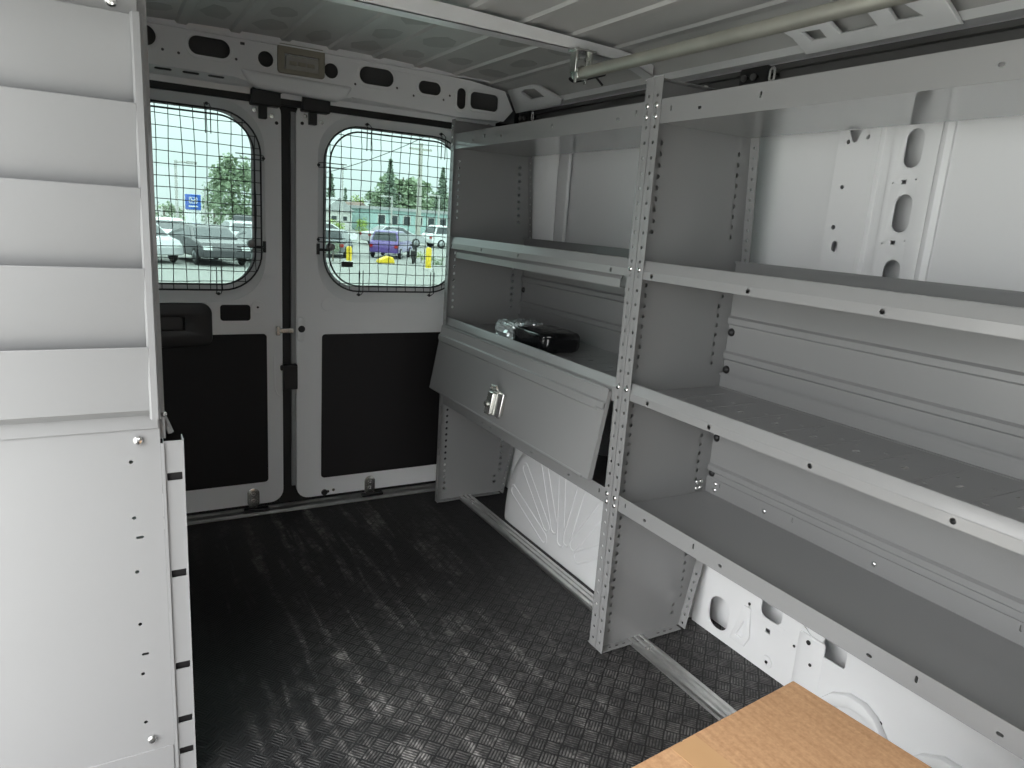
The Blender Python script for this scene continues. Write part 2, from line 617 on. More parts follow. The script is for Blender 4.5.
# rear corner post and lower posts
cp = MB().prism([(1.575, 2.44), (1.545, 2.47), (1.525, 2.50), (1.523, 2.62), (1.45, 2.70), (1.45, 2.73), (1.575, 2.73)], 'z', 0, 1.52)
cp.prism([(1.575, 2.35), (1.563, 2.355), (1.560, 2.40), (1.568, 2.43), (1.575, 2.43)], 'z', .02, 1.50)
cp.build('corner_post', 'white', wr, bevel=.006)
lp_ = MB().prism([(1.575, 1.40), (1.515, 1.425), (1.512, 1.475), (1.575, 1.49)], 'z', 0, .60)
lp_.build('lower_post', 'white', wr, bevel=.006)
# lower inner panel with openings
o0 = Vector((1.536, .6, .2))
hol = [rrect(1.270 - .6, .028 - .2, 1.345 - .6, .128 - .2, .034), rrect(1.095 - .6, .155 - .2, 1.165 - .6, .26 - .2, .02), rrect(.90 - .6, .150 - .2, .965 - .6, .26 - .2, .008)]
hol += [circ(1.205 - .6, .155 - .2, .004), circ(1.118 - .6, .035 - .2, .0045), circ(1.03 - .6, .105 - .2, .004), circ(.985 - .6, .105 - .2, .0045), circ(.79 - .6, .075 - .2, .005)]
hol += [rrect(1.125 - .6, .115 - .2, 1.140 - .6, .127 - .2, .002, 2), rrect(.992 - .6, .162 - .2, 1.006 - .6, .177 - .2, .002, 2)]
ip = MB().plate([(-1.18, -.2), (.81, -.2), (.815, .0), (.80, .26), (-1.18, .26)], hol, .003, o0, (0, 1, 0), (0, 0, 1))
ip.box(1.536, 1.602, -.58, 1.41, .455, .462)
ip.build('inner_panel', 'white', wr, bevel=.001)
# pressed shapes on it
MB().plate([(1.250, .035), (1.205, .035), (1.19, .065), (1.20, .15), (1.218, .15)], [[(1.240, .05), (1.213, .05), (1.205, .066), (1.210, .12)]], .010, (1.535, 0, 0), (0, 1, 0), (0, 0, 1), .004).build('pressed_stiffener', 'white', wr)
MB().lathe([(.018, 0), (.017, .003), (.007, .0035), (.006, .001)], (1.534, 1.118, .035), (-1, 0, 0)).build('pressed_boss', 'white', wr)
MB().prism([(1.04, 1.536), (1.020, 1.527), (.98, 1.526), (.955, 1.536)], 'z', .0, .185, Matrix(((0, 1, 0, 0), (1, 0, 0, 0), (0, 0, 1, 0), (0, 0, 0, 1)))).build('pressed_rib', 'white', wr, bevel=.006)
for ya, yb in ((.93, .80), (.70, .57)):
    pts = [(ya, .05), (ya - .02, .075), (ya - .06, .098), (ya - .10, .10), (yb, .085), (yb - .03, .05), (yb - .05, .0), (ya + .02, .0)]
    inner = [(ya - .012, .035), (ya - .03, .060), (ya - .065, .080), (ya - .10, .082), (yb + .002, .068), (yb - .02, .04), (yb - .03, .01), (ya - .005, .01)]
    MB().plate(pts, [inner], .024, (1.524, 0, 0), (0, 1, 0), (0, 0, 1), .007).build('pressed_arch', 'white', wr)

for x_, y_, z_, r_ in ((1.5345, 1.205, .165, .0045), (1.5305, 1.118, .035, .0045), (1.5345, .79, .078, .005), (1.5345, 1.045, .128, .004), (1.5245, 1.0, .168, .0065), (1.5245, .985, .112, .0045)):
    MB().lathe([(r_, 0), (r_, .0015), (r_ * .6, .0025)], (x_, y_, z_), (-1, 0, 0), 10).build('clip', 'black', wr)  # black discs paint the shade inside small panel holes; no clips here
# wheel arch
def arch():
    mb = MB()
    n = 40
    cy, hw, hh = 1.885, .460, .46
    rings = [(1.601, 1.0), (1.43, 1.0), (1.392, .985), (1.366, .945), (1.352, .88), (1.350, .80)]
    o = 0
    vs = []
    for x, s in rings:
        for i in range(n + 1):
            a = PI * i / n
            e = 2 / 2.15
            c_, s_ = math.cos(a), math.sin(a)
            vs.append((x, cy + hw * s * math.copysign(abs(c_) ** e, c_), hh * s * abs(s_) ** e))
    fs = []
    for k in range(len(rings) - 1):
        for i in range(n):
            a = k * (n + 1) + i
            fs.append((a, a + 1, a + n + 2, a + n + 1))
    base = (len(rings) - 1) * (n + 1)
    fs.append(tuple(base + i for i in range(n + 1)))
    mb.add(vs, fs)
    return mb
ar = arch().build('wheel_arch', 'white', wr, ang=60)
for a, l0, l1 in ((2.75, .10, .40), (2.38, .12, .40), (2.0, .10, .39), (1.66, .06, .37), (1.30, .08, .37), (.95, .10, .38), (.6, .10, .38)):
    c_, s_ = math.cos(PI - a), math.sin(a)
    U = Vector((0, -math.cos(a), math.sin(a)))
    V = Vector((1, 0, 0)).cross(U)
    mid = Vector((1.350, 1.885, .0)) + U * ((l0 + l1) / 2)
    # raised bead, a long pressed stadium
    ln = (l1 - l0)
    o_ = slot(0, 0, ln, .036 + .01)
    MB().plate(o_, [slot(0, 0, ln - .011, .036)], .0045, mid, U, V, .0018).build('arch_bead', 'white', ar)

# ---- side rail above the shelves
t3 = MB()
t3.sheet([(1.497, 1.637), (1.475, 1.632), (1.472, 1.612), (1.50, 1.606)], 'y', -.585, 2.60, .003)
t3.build('trim_2', 'white', ang=20)
tag(bpy.data.objects['trim_2'], 'light painted roof side ledge running along above the right shelving', 'roof rail', kind='structure')
t4 = MB().sheet([(1.53, 1.601), (1.490, 1.601), (1.487, 1.588), (1.500, 1.586), (1.500, 1.566), (1.487, 1.564), (1.487, 1.548), (1.54, 1.545)], 'y', -.585, 2.575, .0025)
t4.build('trim_3', 'rail', ang=20)
tag(bpy.data.objects['trim_3'], 'dark slotted side track under the roof ledge along the right wall', 'track', kind='structure')
# closing skin between ledge and roof side
for yy, nm in ((1.40, 0), (2.565, 1)):
    t = thing('track_bracket', (1.485, yy, 1.567), ('black track bracket with a bright slotted tab above the near shelf bay' if nm == 0 else 'black track bracket with a bright slotted tab at the rear corner of the roof track'), 'bracket', 'track brackets')
    MB().plate(rrect(-.045, -.022, .045, .022, .004), [circ(-.02, 0, .006), circ(.012, 0, .006)], .010, (1.481, yy, 1.577), (0, -1, 0), (0, 0, 1), .002).build('plate', 'black', t)
    for dy in (.03, -.002):
        MB().lathe([(.009, 0), (.008, .006), (.004, .007)], (1.476, yy + dy, 1.577), (-1, 0, 0), 12).build('rivet', 'rail', t)
    MB().plate(slot(0, 0, .020, .036), [slot(0, 0, .009, .024)], .003, (1.476, yy - .062, 1.575), (0, -1, 0), (0, 0, 1), .001).build('tab', 'bolt', t)
    MB().box(1.476, 1.486, yy - .075, yy - .04, 1.572, 1.578).build('tab_stem', 'black', t)

# ---- gusset brackets at the roof side
A_ = Vector((1.470, 0, 1.606))
B_ = Vector((1.425, 0, 1.690))
V_ = (B_ - A_)
hV = V_.length
def gus(outer, holes):
    mb = MB()
    mb.plate(outer, holes, .014, (A_.x, 0, A_.z), (0, 1, 0), V_, .005)
    return mb
g1 = gus([(1.232, .004), (1.262, .045), (1.300, .075), (1.295, .100), (.935, .112), (.912, .060), (.885, .004)],
         [[(1.248, .056), (1.186, .052), (1.167, .025), (1.215, .024)], [(1.169, .064), (1.120, .072), (1.066, .064), (1.042, .026), (1.141, .026)], [(1.033, .070), (.99, .068), (.94, .026), (1.01, .028)]])
gt = g1.build('trim_4', 'white')
tag(gt, 'white roof side bracket pressed with three openings near the camera', 'roof bracket', kind='structure')
MB().plate(slot(0, 0, .20, .030), [], .003, (1.452, 2.12, 1.668), (0, 1, 0), (-.045, 0, .022)).build('side_slot', 'seal', ce)
g2 = gus([(2.62, -.002), (2.30, -.002), (2.285, .010), (2.40, .070), (2.50, .100), (2.62, .100)],
         [[(2.545, .068), (2.50, .078), (2.43, .072), (2.372, .030), (2.480, .030)]])
gt2 = g2.build('trim_5', 'white')
tag(gt2, 'white roof corner gusset with one opening beside the rear header', 'roof bracket', kind='structure')

# ---- rear header
HY = 2.60
def hx(u, v):
    return (u - XC, v - 1.635)
outer = [(-.20, 1.574), (.40, 1.572), (.45, 1.560), (.745, 1.552), (.79, 1.562), (1.20, 1.548), (1.40, 1.556), (1.44, 1.60), (1.40, 1.668), (1.25, 1.685), (.9, 1.695), (XC, 1.700), (.28, 1.696), (-.20, 1.675)]
holes = []
def mirror_holes(x0, x1, z0, z1, r):
    holes.append(rrect(x0, z0, x1, z1, r))
mirror_holes(.050, .174, 1.622, 1.684, .031)
mirror_holes(.262, .388, 1.619, 1.678, .029)
mirror_holes(.813, .942, 1.613, 1.674, .030)
mirror_holes(1.036, 1.128, 1.611, 1.659, .023)
mirror_holes(1.193, 1.232, 1.577, 1.655, .019)
mirror_holes(1.250, 1.372, 1.585, 1.650, .020)
holes += [circ(.497, 1.641, .0245, 18), circ(.714, 1.638, .0245, 18)]
for x, z in ((.235, 1.617), (.405, 1.626), (.19, 1.620), (.80, 1.608), (.955, 1.617), (1.02, 1.600), (1.14, 1.602), (1.165, 1.62)):
    holes.append(circ(x, z, .0045, 8))
holes.append(rrect(.418, 1.672, .432, 1.681, .001, 1))
hd = MB().plate([hx(*q) for q in outer], [[hx(*q) for q in h] for h in holes], .003, (XC, HY, 1.635), (1, 0, 0), (0, 0, 1))
# lower ledge with slots, then the step back to the door opening
led = [(HY, 1.575), (2.628, 1.560), (2.66, 1.556), (2.675, 1.540)]
ld_h = [slot(x - XC, 0.0, .05, .013) for x in (.19, .27, .345, .79, .90, .985)] + [slot(1.065 - XC, 0, .085, .013)]
hd.plate([(-.79, -.018), (.76, -.018), (.76, .018), (-.79, .018)], ld_h, .002, (XC, 2.615, 1.566), (1, 0, 0), (0, .028, -.015))
hd.sheet([(2.628, 1.558), (2.662, 1.554), (2.668, 1.535)], 'x', -.20, 1.40, .003)
hd.sheet([(2.590, 1.712), (2.598, 1.690)], 'x', -.2, 1.32, .003)
hd.box(-.2, 1.33, 2.585, 2.60, 1.689, 1.694)
he = hd.build('wall_rear', 'white', bevel=.0008, ang=40)
tag(he, 'white rear roof header over the doors pierced by oval and round openings', 'wall', kind='structure')
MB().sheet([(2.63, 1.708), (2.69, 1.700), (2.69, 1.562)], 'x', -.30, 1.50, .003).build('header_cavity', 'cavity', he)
# bulge round the dome lamp, and embossed rims
MB().prism([(.415, 1.600), (.44, 1.562), (.47, 1.549), (.735, 1.541), (.765, 1.555), (.79, 1.595)], 'y', 2.585, 2.635).build('header_bulge', 'white', he, bevel=.012, seg=3)
for (x0, x1, z0, z1, r) in ((.262, .388, 1.619, 1.678, .029), (.813, .942, 1.613, 1.674, .030), (1.036, 1.128, 1.611, 1.659, .023), (1.193, 1.232, 1.577, 1.655, .019), (1.250, 1.372, 1.585, 1.650, .020), (.05, .174, 1.622, 1.684, .031)):
    cx, cz = (x0 + x1) / 2, (z0 + z1) / 2
    MB().plate(rrect(x0 - cx - .007, z0 - cz - .007, x1 - cx + .007, z1 - cz + .007, r + .007), [rrect(x0 - cx, z0 - cz, x1 - cx, z1 - cz, r)], .005, (cx, HY - .002, cz), (1, 0, 0), (0, 0, 1), .0018).build('opening_rim', 'white', he)
MB().box(-.2, 1.40, 2.672, 2.692, 1.513, 1.556).build('door_seal', 'seal', he, bevel=.004)

dl = thing('dome_lamp', (.6115, 2.595, 1.606), 'beige rectangular dome lamp set in the rear roof header', 'lamp')
MB().plate(rrect(-.075, -.043, .075, .043, .008), [rrect(-.058, -.034, .060, .020, .005)], .014, (.6115, 2.593, 1.651), (1, 0, 0), (0, 0, 1), .003).build('bezel', 'bezel', dl)
MB().plate(rrect(-.050, -.030, .056, .014, .004), [], .010, (.6125, 2.594, 1.6475), (1, 0, 0), (0, 0, 1), .003).build('lens', 'lens', dl)
for dx in (-.030, .0, .030):
    MB().box(.6125 + dx - .012, .6125 + dx + .012, 2.5855, 2.590, 1.634, 1.646).build('switch', 'bezel', dl, bevel=.001)

# ---- rear sill and door surround
si = MB().sheet([(2.66, .0), (2.672, .006), (2.735, .006), (2.76, -.02)], 'x', -.25, 1.45, .003)
si.sheet([(2.70, .006), (2.71, .012), (2.72, .006)], 'x', -.25, 1.45, .002)
MB().box(-.3, 1.5, 2.728, 2.75, -.01, .07).box(-.36, -.19, 2.70, 2.75, 0, 1.6).box(1.375, 1.56, 2.70, 2.75, 0, 1.6).box(-.36, 1.56, 2.70, 2.75, 1.53, 1.74).build('opening_seal', 'seal', he)
MB().box(.50, .69, 2.758, 2.770, 1.47, 1.62).box(.50, .69, 2.758, 2.770, -.02, .09).build('gap_backing', 'seal', he)
tag(si.build('trim_6', 'alu', ang=20), 'worn aluminium sill plate along the foot of the rear doors', 'sill', kind='structure')

# ---- rear doors
DY = 2.70
def door(name, x0, x1, wx0, wx1, label):
    cx = (x0 + x1) / 2
    root = thing(name, (cx, DY, .03), label, 'door', kind='structure')
    z0, z1 = .032, 1.535
    def L(pts):
        return [(a - cx, b - .8) for a, b in pts]
    outer = L(rrect(x0, z0, x1, z1, .05))
    # opening in the inner door skin; step back to the window frame
    wo = L(rrect(wx0 - .030, .826, wx1 + .030, 1.512, .15, 10))
    wi = L(rrect(wx0 - .006, .864, wx1 + .006, 1.488, .13, 10))
    wg = L(rrect(wx0 + .008, .882, wx1 - .008, 1.474, .12, 10))
    mb = MB().plate(outer, [wo], .004, (cx, DY, .8), (1, 0, 0), (0, 0, 1))
    # reveal
    n = len(wo)
    vs = [(cx + a, DY, .8 + b) for a, b in wo] + [(cx + a, DY + .016, .8 + b) for a, b in wi] + [(cx + a, DY + .028, .8 + b) for a, b in wg]
    fs = []
    for k in (0, 1):
        for i in range(n):
            j = (i + 1) % n
            fs.append((k * n + i, k * n + j, (k + 1) * n + j, (k + 1) * n + i))
    mb.add(vs, fs)
    # door edge return
    oo = outer
    m = len(oo)
    vs = [(cx + a, DY, .8 + b) for a, b in oo] + [(cx + a * .995, DY + .030, .8 + b) for a, b in oo]
    mb.add(vs, [(i, (i + 1) % m, m + (i + 1) % m, m + i) for i in range(m)])
    # outer skin
    mb.plate(outer, [wg], .003, (cx, DY + .031, .8), (1, 0, 0), (0, 0, 1))
    mb.build('door_panel', 'white', root, bevel=.0015, ang=30)
    MB().plate(L(rrect(wx0 - .012, .862, wx1 + .012, 1.492, .13, 10)), [wg], .003, (cx, DY + .035, .8), (1, 0, 0), (0, 0, 1)).build('window_seal', 'seal', root)
    MB().plate(L(rrect(wx0 - .01, .866, wx1 + .01, 1.488, .13, 10)), [], .004, (cx, DY + .039, .8), (1, 0, 0), (0, 0, 1)).build('window_pane', 'glass', root, smooth=False)
    return root
d1 = door('door_1', -.20, .566, -.095, .477, 'left white rear cargo door with black board and pull handle')
d2 = door('door_2', .617, 1.385, .727, 1.285, 'right white rear cargo door with black board half behind the shelving')
# black lower boards
def pl(name, mat, par, outer, y, t=.006, bevel=.001, holes=()):
    cx = sum(p[0] for p in outer) / len(outer)
    cz = sum(p[1] for p in outer) / len(outer)
    return MB().plate([(a - cx, b - cz) for a, b in outer], [[(a - cx, b - cz) for a, b in h] for h in holes], t, (cx, y, cz), (1, 0, 0), (0, 0, 1), bevel).build(name, mat, par)
pl('lower_board', 'board', d1, rrect(-.10, .124, .507, .705, .012), DY - .005)
pl('lower_board', 'board', d2, rrect(.715, .112, 1.29, .699, .012), DY - .005)
# left door: handle surround, pocket opening
hs = pl('handle_surround', 'black', d1, rrect(-.02, .672, .314, .815, .03), DY - .012, .022, .006, [rrect(.05, .722, .235, .778, .008)])
pl('pull_cup', 'board', d1, rrect(.05, .722, .235, .778, .008), DY - .004, .006, .001)
MB().prism([(.075, .728), (.075, .772), (.09, .776), (.215, .776), (.225, .768), (.225, .732), (.215, .726)], 'y', DY - .020, DY - .008).build('pull_lever', 'black', d1, bevel=.003)
pl('access_opening', 'board', d1, rrect(.350, .757, .451, .813, .010), DY - .0035, .004, .001)
MB().lathe([(.024, 0), (.023, .002), (.005, .0025), (.004, .001)], (.478, DY - .002, .805), (0, -1, 0)).build('pressed_boss', 'white', d1)
MB().lathe([(.004, 0), (.004, .003)], (.478, DY - .002, .805), (0, -1, 0), 10).build('screw_hole', 'black', d1)
# vertical pressed bead on the left door's edge
MB().tube([(.535, DY - .001, .62), (.535, DY - .001, .50), (.545, DY - .001, .47), (.560, DY - .001, .46)], .003, 6).build('pressed_bead', 'white', d1)
# gap: seals and edge strip
pl('edge_seal', 'seal', d1, rrect(.556, .02, .626, 1.60, .004), DY + .022, .012, .001)
MB().sheet([(.600, DY + .018), (.600, DY + .002), (.616, DY + .002)], 'z', .09, 1.50, .002).build('edge_strip', 'light', d2)
# lock striker and latch pieces
MB().box(.540, .556, DY - .016, DY - .001, .700, .735).box(.553, .606, DY - .014, DY - .006, .708, .727).build('lock_catch', 'zinc', d1, bevel=.003)
MB().plate(slot(0, 0, .024, .09), [], .006, (.634, DY - .003, .72), (1, 0, 0), (0, 0, 1), .002).build('lock_boss', 'white', d2)
MB().lathe([(.014, 0), (.013, .003), (.008, .004)], (.636, DY - .004, .722), (0, -1, 0), 14).build('lock_hole', 'black', d2)
MB().box(.565, .618, DY - .022, DY + .01, .490, .588).box(.556, .57, DY - .016, DY - .002, .565, .585).build('lock_block', 'black', d2, bevel=.004)
# upper latch covers
for par, xx in ((d1, .507), (d2, .679)):
    MB().box(xx - .049, xx + .049, DY - .050, DY - .002, 1.503, 1.553).build('latch_cover', 'black', par, bevel=.005)
    MB().box(xx - .045, xx + .052, DY - .064, DY - .02, 1.548, 1.558).build('latch_strip', 'black', par, bevel=.002)
    MB().box(xx - .020, xx + .008, DY - .026, DY - .002, 1.462, 1.505).build('latch_tongue', 'black', par, bevel=.003)
    MB().box(xx - .034, xx + .026, DY - .006, DY - .001, 1.482, 1.505).build('latch_plate', 'white', par, bevel=.001)
    for dx, dz in ((-.031, 1.49), (.028, 1.476)):
        MB().lathe([(.008, 0), (.008, .004), (.004, .0045)], (xx + dx, DY - .003, dz), (0, -1, 0), 10).build('latch_screw', 'zinc', par)
    MB().lathe([(.006, 0), (.006, .002)], (xx + (.043 if par is d1 else -.04), DY - .002, 1.455 if par is d1 else 1.465), (0, -1, 0), 10).build('plug', 'black', par)
# striker tabs at the door feet
for par, xx, zz in ((d1, .451, .063), (d2, .917, .056)):
    MB().plate(rrect(-.021, -.038, .021, .038, .020), [], .006, (xx, DY - .009, zz), (1, 0, 0), (0, 0, 1), .0015).build('striker_tab', 'zinc', par)
    for dz in (-.012, .014):
        MB().lathe([(.009, 0), (.008, .003), (.004, .0035), (.004, .001)], (xx, DY - .012, zz + dz), (0, -1, 0), 12).build('striker_bolt', 'bolt', par)
    MB().box(xx - .035, xx + .055, DY - .026, DY - .004, .010, .022).build('striker_foot', 'black', par, bevel=.002)
for dx, dz in ((.742, .048), (.765, .052)):
    MB().lathe([(.007, 0), (.006, .003)], (dx, DY - .002, dz), (0, -1, 0), 10).build('screw', 'zinc', d2)
MB().lathe([(.013, 0), (.012, .006), (.005, .007)], (.728, DY - .002, .046), (0, -1, 0), 12).build('stop_pad', 'black', d2)
for par, xx in ((d2, .735), (d2, .737)):
    pass
MB().lathe([(.024, 0), (.023, .002), (.004, .0025)], (.735, DY - .002, .815), (0, -1, 0)).build('pressed_boss', 'white', d2)

# ---- window guards
def guard(name, x0, x1, clips, label, seed):
    rr = random.Random(seed)
    y = 2.672
    g = thing(name, ((x0 + x1) / 2, y, .870), label, 'window guard', 'wire window guards')
    ol = rrect(x0 + .021, .890, x1 - .021, 1.457, .118, 10)
    ol2 = rrect(x0, .870, x1, 1.474, .135, 10)
    MB().tube([(a, y, b) for a, b in ol], .0032, 6, closed=True).build('inner_hoop', 'wire', g)
    MB().tube([(a, y, b) for a, b in ol2], .0032, 6, closed=True).build('outer_hoop', 'wire', g)
    # mesh clipped to the outer hoop
    def span_z(x):
        zz = []
        for i in range(len(ol2)):
            (a, b), (c, d) = ol2[i], ol2[(i + 1) % len(ol2)]
            if (a - x) * (c - x) <= 0 and abs(a - c) > 1e-9:
                zz.append(b + (d - b) * (x - a) / (c - a))
        return (min(zz), max(zz)) if len(zz) > 1 else None
    def span_x(z):
        zz = []
        for i in range(len(ol2)):
            (a, b), (c, d) = ol2[i], ol2[(i + 1) % len(ol2)]
            if (b - z) * (d - z) <= 0 and abs(b - d) > 1e-9:
                zz.append(a + (c - a) * (z - b) / (d - b))
        return (min(zz), max(zz)) if len(zz) > 1 else None
    mb = MB()
    p = .0385
    x = x0 + .022
    while x < x1:
        s = span_z(x)
        ph = rr.random() * 6
        pts = [(x + .0022 * math.sin(ph + 9 * t), y + .002 * (1 if int(t * 18) % 2 else -1), s[0] + (s[1] - s[0]) * t) for t in [i / 18 for i in range(19)]]
        mb.tube(pts, .0014, 5)
        x += p
    z = .900
    while z < 1.470:
        s = span_x(z)
        ph = rr.random() * 6
        pts = [(s[0] + (s[1] - s[0]) * t, y + .0015, z + .0018 * math.sin(ph + 8 * t)) for t in [i / 16 for i in range(17)]]
        mb.tube(pts, .0014, 5)
        z += p
    mb.build('wire_mesh', 'wire', g)
    for k, (cx, cz, dx, dz) in enumerate(clips):
        # a U of wire from the hoop out to the door skin, and its screw
        n = Vector((-dz, 0, dx))
        a = Vector((cx, y - .001, cz)) - Vector((dx, 0, dz)) * .085
        b = Vector((cx, y + .024, cz)) + Vector((dx, 0, dz)) * .012
        m_ = MB()
        m_.tube([a + n * .008, Vector((cx, y - .002, cz)) + n * .008, b + n * .008, b - n * .008, Vector((cx, y - .002, cz)) - n * .008, a - n * .008], .0018, 5)
        m_.lathe([(.006, 0), (.005, .004)], b + Vector((0, 0, 0)), (0, -1, 0), 8)
        m_.build('clip', 'wire', g)
    return g
gA = guard('window_guard', -.090, .490, [(.323, 1.478, 0, 1), (.492, 1.331, 1, 0), (.345, .866, 0, -1), (.492, 1.015, 1, 0)], 'black wire mesh guard over the window of the left rear door', 3)
gB = guard('window_guard', .712, 1.280, [(.878, 1.478, 0, 1), (1.179, 1.478, 0, 1), (.710, 1.328, -1, 0), (.710, 1.06, -1, 0), (.857, .866, 0, -1), (1.155, .866, 0, -1)], 'black wire mesh guard over the window of the right rear door', 4)
for g, xx, s in ((gA, .503, 1), (gB, .696, -1)):
    MB().tube([(xx, 2.690, 1.005), (xx, 2.690, 1.045)], .006, 8).build('latch_knob', 'black', g)
    MB().box(min(xx, xx - s * .05), max(xx, xx - s * .05), 2.683, 2.690, 1.018, 1.028).build('latch_arm', 'black', g, bevel=.002)
    MB().lathe([(.017, 0), (.014, .012), (.006, .016)], (xx - s * .045, 2.684, 1.035), (0, -1, 0), 12).build('latch_cap', 'light', g)
gp = MB().plate(rrect(-.022, -.010, .022, .010, .001, 1), [], .004, (0.800, 2.667, 0.973), (1, 0, 0), (0, 0, 1)).build('tag_plate', 'black', gB)

# ---- left wall behind the left shelving (sliding door opening in front of it)
lw = MB().sheet([(-.39, -.02), (-.396, .6), (-.394, 1.1), (-.384, 1.42), (-.366, 1.50), (-.366, 1.62), (-.348, 1.68), (-.288, 1.735), (-.118, 1.745)], 'y', 1.36, 2.72, .003)
lw.sheet([(-.39, -.02), (-.396, .6), (-.394, 1.1), (-.384, 1.42), (-.366, 1.50), (-.366, 1.62), (-.348, 1.68), (-.288, 1.735), (-.118, 1.745)], 'y', -.60, -.20, .003)
tag(lw.build('wall_left', 'white', ang=50), 'white painted left side wall of the van behind the left shelving', 'wall', kind='structure')
lp2 = MB().sheet([(-.366, 1.545), (-.366, 1.62), (-.348, 1.68), (-.288, 1.735), (-.118, 1.745)], 'y', -.60, 1.40, .003)
lp2.sheet([(-.366, 1.545), (-.325, 1.55), (-.315, 1.637)], 'y', -.6, 1.40, .003)
wf = MB().plate([(-.99, -.02), (.99, -.02), (.99, 1.74), (-.99, 1.74)], [rrect(-.60, .95, .0, 1.40, .08)], .012, (XC, -.592, 0), (1, 0, 0), (0, 0, 1))  # partition added out of view, opening cut to limit light on the end panels
tag(wf.build('added_wall_front', 'grey'), 'unseen grey partition added toward the cab, its opening sized for the light', 'wall', kind='structure')
tag(lp2.build('trim_7', 'white', ang=50), 'white roof side rail over the sliding door opening', 'roof rail', kind='structure')

# ================================================================== RIGHT SHELVING
XF = 1.157


def endpanel(mb, y, s, holes_on=True):
    """sheet end panel at y with flanges folded toward s (-1: to the camera)"""
    prof = [(XF, .006), (1.468, .006), (1.508, .215), (1.510, .80), (1.524, 1.10), (1.497, 1.43), (1.398, 1.524), (XF, 1.524)]
    hs = []
    if holes_on:
        z = .055
        while z < 1.41:
            up_ = z > 1.10
            if not (1.08 < z < 1.17) and not (.74 < z < .80) and not (.42 < z < .475):
                hs.append(circ(XF + .037, z, .0058, 8))
                hs.append(circ((1.435 if z < .1 else 1.460) if z < 1.0 else 1.470 - max(0, z - 1.15) * .04, z, .0058, 8))
            z += .0266
    def T(p):
        return (p[0] - 1.3, p[1] - .75)
    mb.plate([T(p) for p in prof], [[T(q) for q in h] for h in hs], .002, (1.3, y, .75), (1, 0, 0), (0, 0, 1))
    # bottom, back and top flanges
    w = .026
    bo = [slot(u, 0, .012, .006) for u in (-.11, -.085, -.06, .07, .095, .12)]
    mb.plate([(-.150, -w / 2), (.150, -w / 2), (.150, w / 2), (-.150, w / 2)], bo, .002, (1.306, y + s * w / 2, .007), (1, 0, 0), (0, 1, 0))
    w = .030
    bk = prof[1:7]
    for a, b in zip(bk[:-1], bk[1:]):
        a_, b_ = Vector((a[0], 0, a[1])), Vector((b[0], 0, b[1]))
        ln = (b_ - a_).length
        hh = []
        if holes_on:
            n = int(ln / .0266)
            hh = [circ((i + .5) * .0266 - ln / 2, 0, .004, 8) for i in range(n)]
        mid = (a_ + b_) / 2
        mb.plate([(-ln / 2, -w / 2), (ln / 2, -w / 2), (ln / 2, w / 2), (-ln / 2, w / 2)], hh, .002, (mid.x, y + s * w / 2, mid.z), b_ - a_, (0, 1, 0))
    ln = 1.398 - XF
    mb.plate([(-ln / 2, -.012), (ln / 2, -.012), (ln / 2, .012), (-ln / 2, .012)], [slot(u, 0, .014, .005) for u in (-.06, -.03, 0, .03)], .002, (XF + ln / 2, y + s * .012, 1.524), (1, 0, 0), (0, 1, 0))


def post(y, s):
    """perforated front flange"""
    w = .0285
    hs = []
    z = .03
    while z < 1.51:
        hs.append(circ(0, z - .762, .0050, 8))
        z += .0355
    return MB().plate([(-w / 2, -.758), (w / 2, -.758), (w / 2, .765), (-w / 2, .765)], hs, .0022, (XF - .0005, y + s * w / 2, .764), (0, 1, 0), (0, 0, 1), .0008)


def bolt(par, p, ax, r=.0072):
    o = MB().lathe([(r, 0), (r, .0015), (r * .85, .0035), (r * .5, .0048), (r * .2, .0052)], p, ax, 12).build('bolt', 'bolt', par)
    return o


def lip_holes(y0, y1, ys, kind='o'):
    return [circ(y - (y0 + y1) / 2, 0, .0055, 10) for y in ys]


def shelf_down(par, y0, y1, z, name, perf, lipc):
    """shelf with a two-faced front lip folded down"""
    mb = MB()
    yc = (y0 + y1) / 2
    h2 = (y1 - y0) / 2
    # top sheet, perforated
    xs0, xs1 = 1.178, 1.492
    hs = []
    if perf:
        k = 0
        y = y0 + .07
        while y < y1 - .05:
            hs.append(slot(0.0, y - yc, .020, .009))
            hs.append(slot(-.05, y - yc + .035, .004, .012))
            hs.append(slot(.05, y - yc + .03, .012, .004))
            hs.append(slot(.05, y - yc - .035, .004, .012))
            hs.append(slot(-.09, y - yc - .02, .012, .004))
            y += .105
    mb.plate([(-(xs1 - xs0) / 2, -h2), ((xs1 - xs0) / 2, -h2), ((xs1 - xs0) / 2, h2), (-(xs1 - xs0) / 2, h2)], hs, .0018, ((xs0 + xs1) / 2, yc, z - .033), (1, 0, 0), (0, 1, 0))
    if perf:   # pressed cross creases
        y = y0 + .12
        while y < y1 - .05:
            mb.tube([(xs0 + .02, y, z - .0322), (xs1 - .05, y, z - .0322)], .0012, 5)
            y += .105
    # lip: bullnose, upper leaning face, lower face with holes, return
    mb.sheet([(1.178, z - .033), (1.177, z - .006), (1.172, z - .001), (1.1665, z - .0015), (1.1640, z - .005), (1.1600, z - .024), (1.1588, z - .026)], 'y', y0, y1, .0018)
    hs = [circ(y - yc, 0, .0055, 10) for y in lipc]
    mb.plate([(-h2, -.010), (h2, -.010), (h2, .010), (-h2, .010)], hs, .0018, (1.1595, yc, z - .036), (0, 1, 0), (0, 0, 1))
    mb.sheet([(1.1595, z - .046), (1.180, z - .046), (1.180, z - .036)], 'y', y0, y1, .0018)
    # rear lip up
    mb.sheet([(1.490, z - .033), (1.503, z - .033), (1.5045, z + .004), (1.497, z + .008), (1.497, z + .001)], 'y', y0, y1, .0018)
    return mb.build(name, 'grey', par, ang=30)


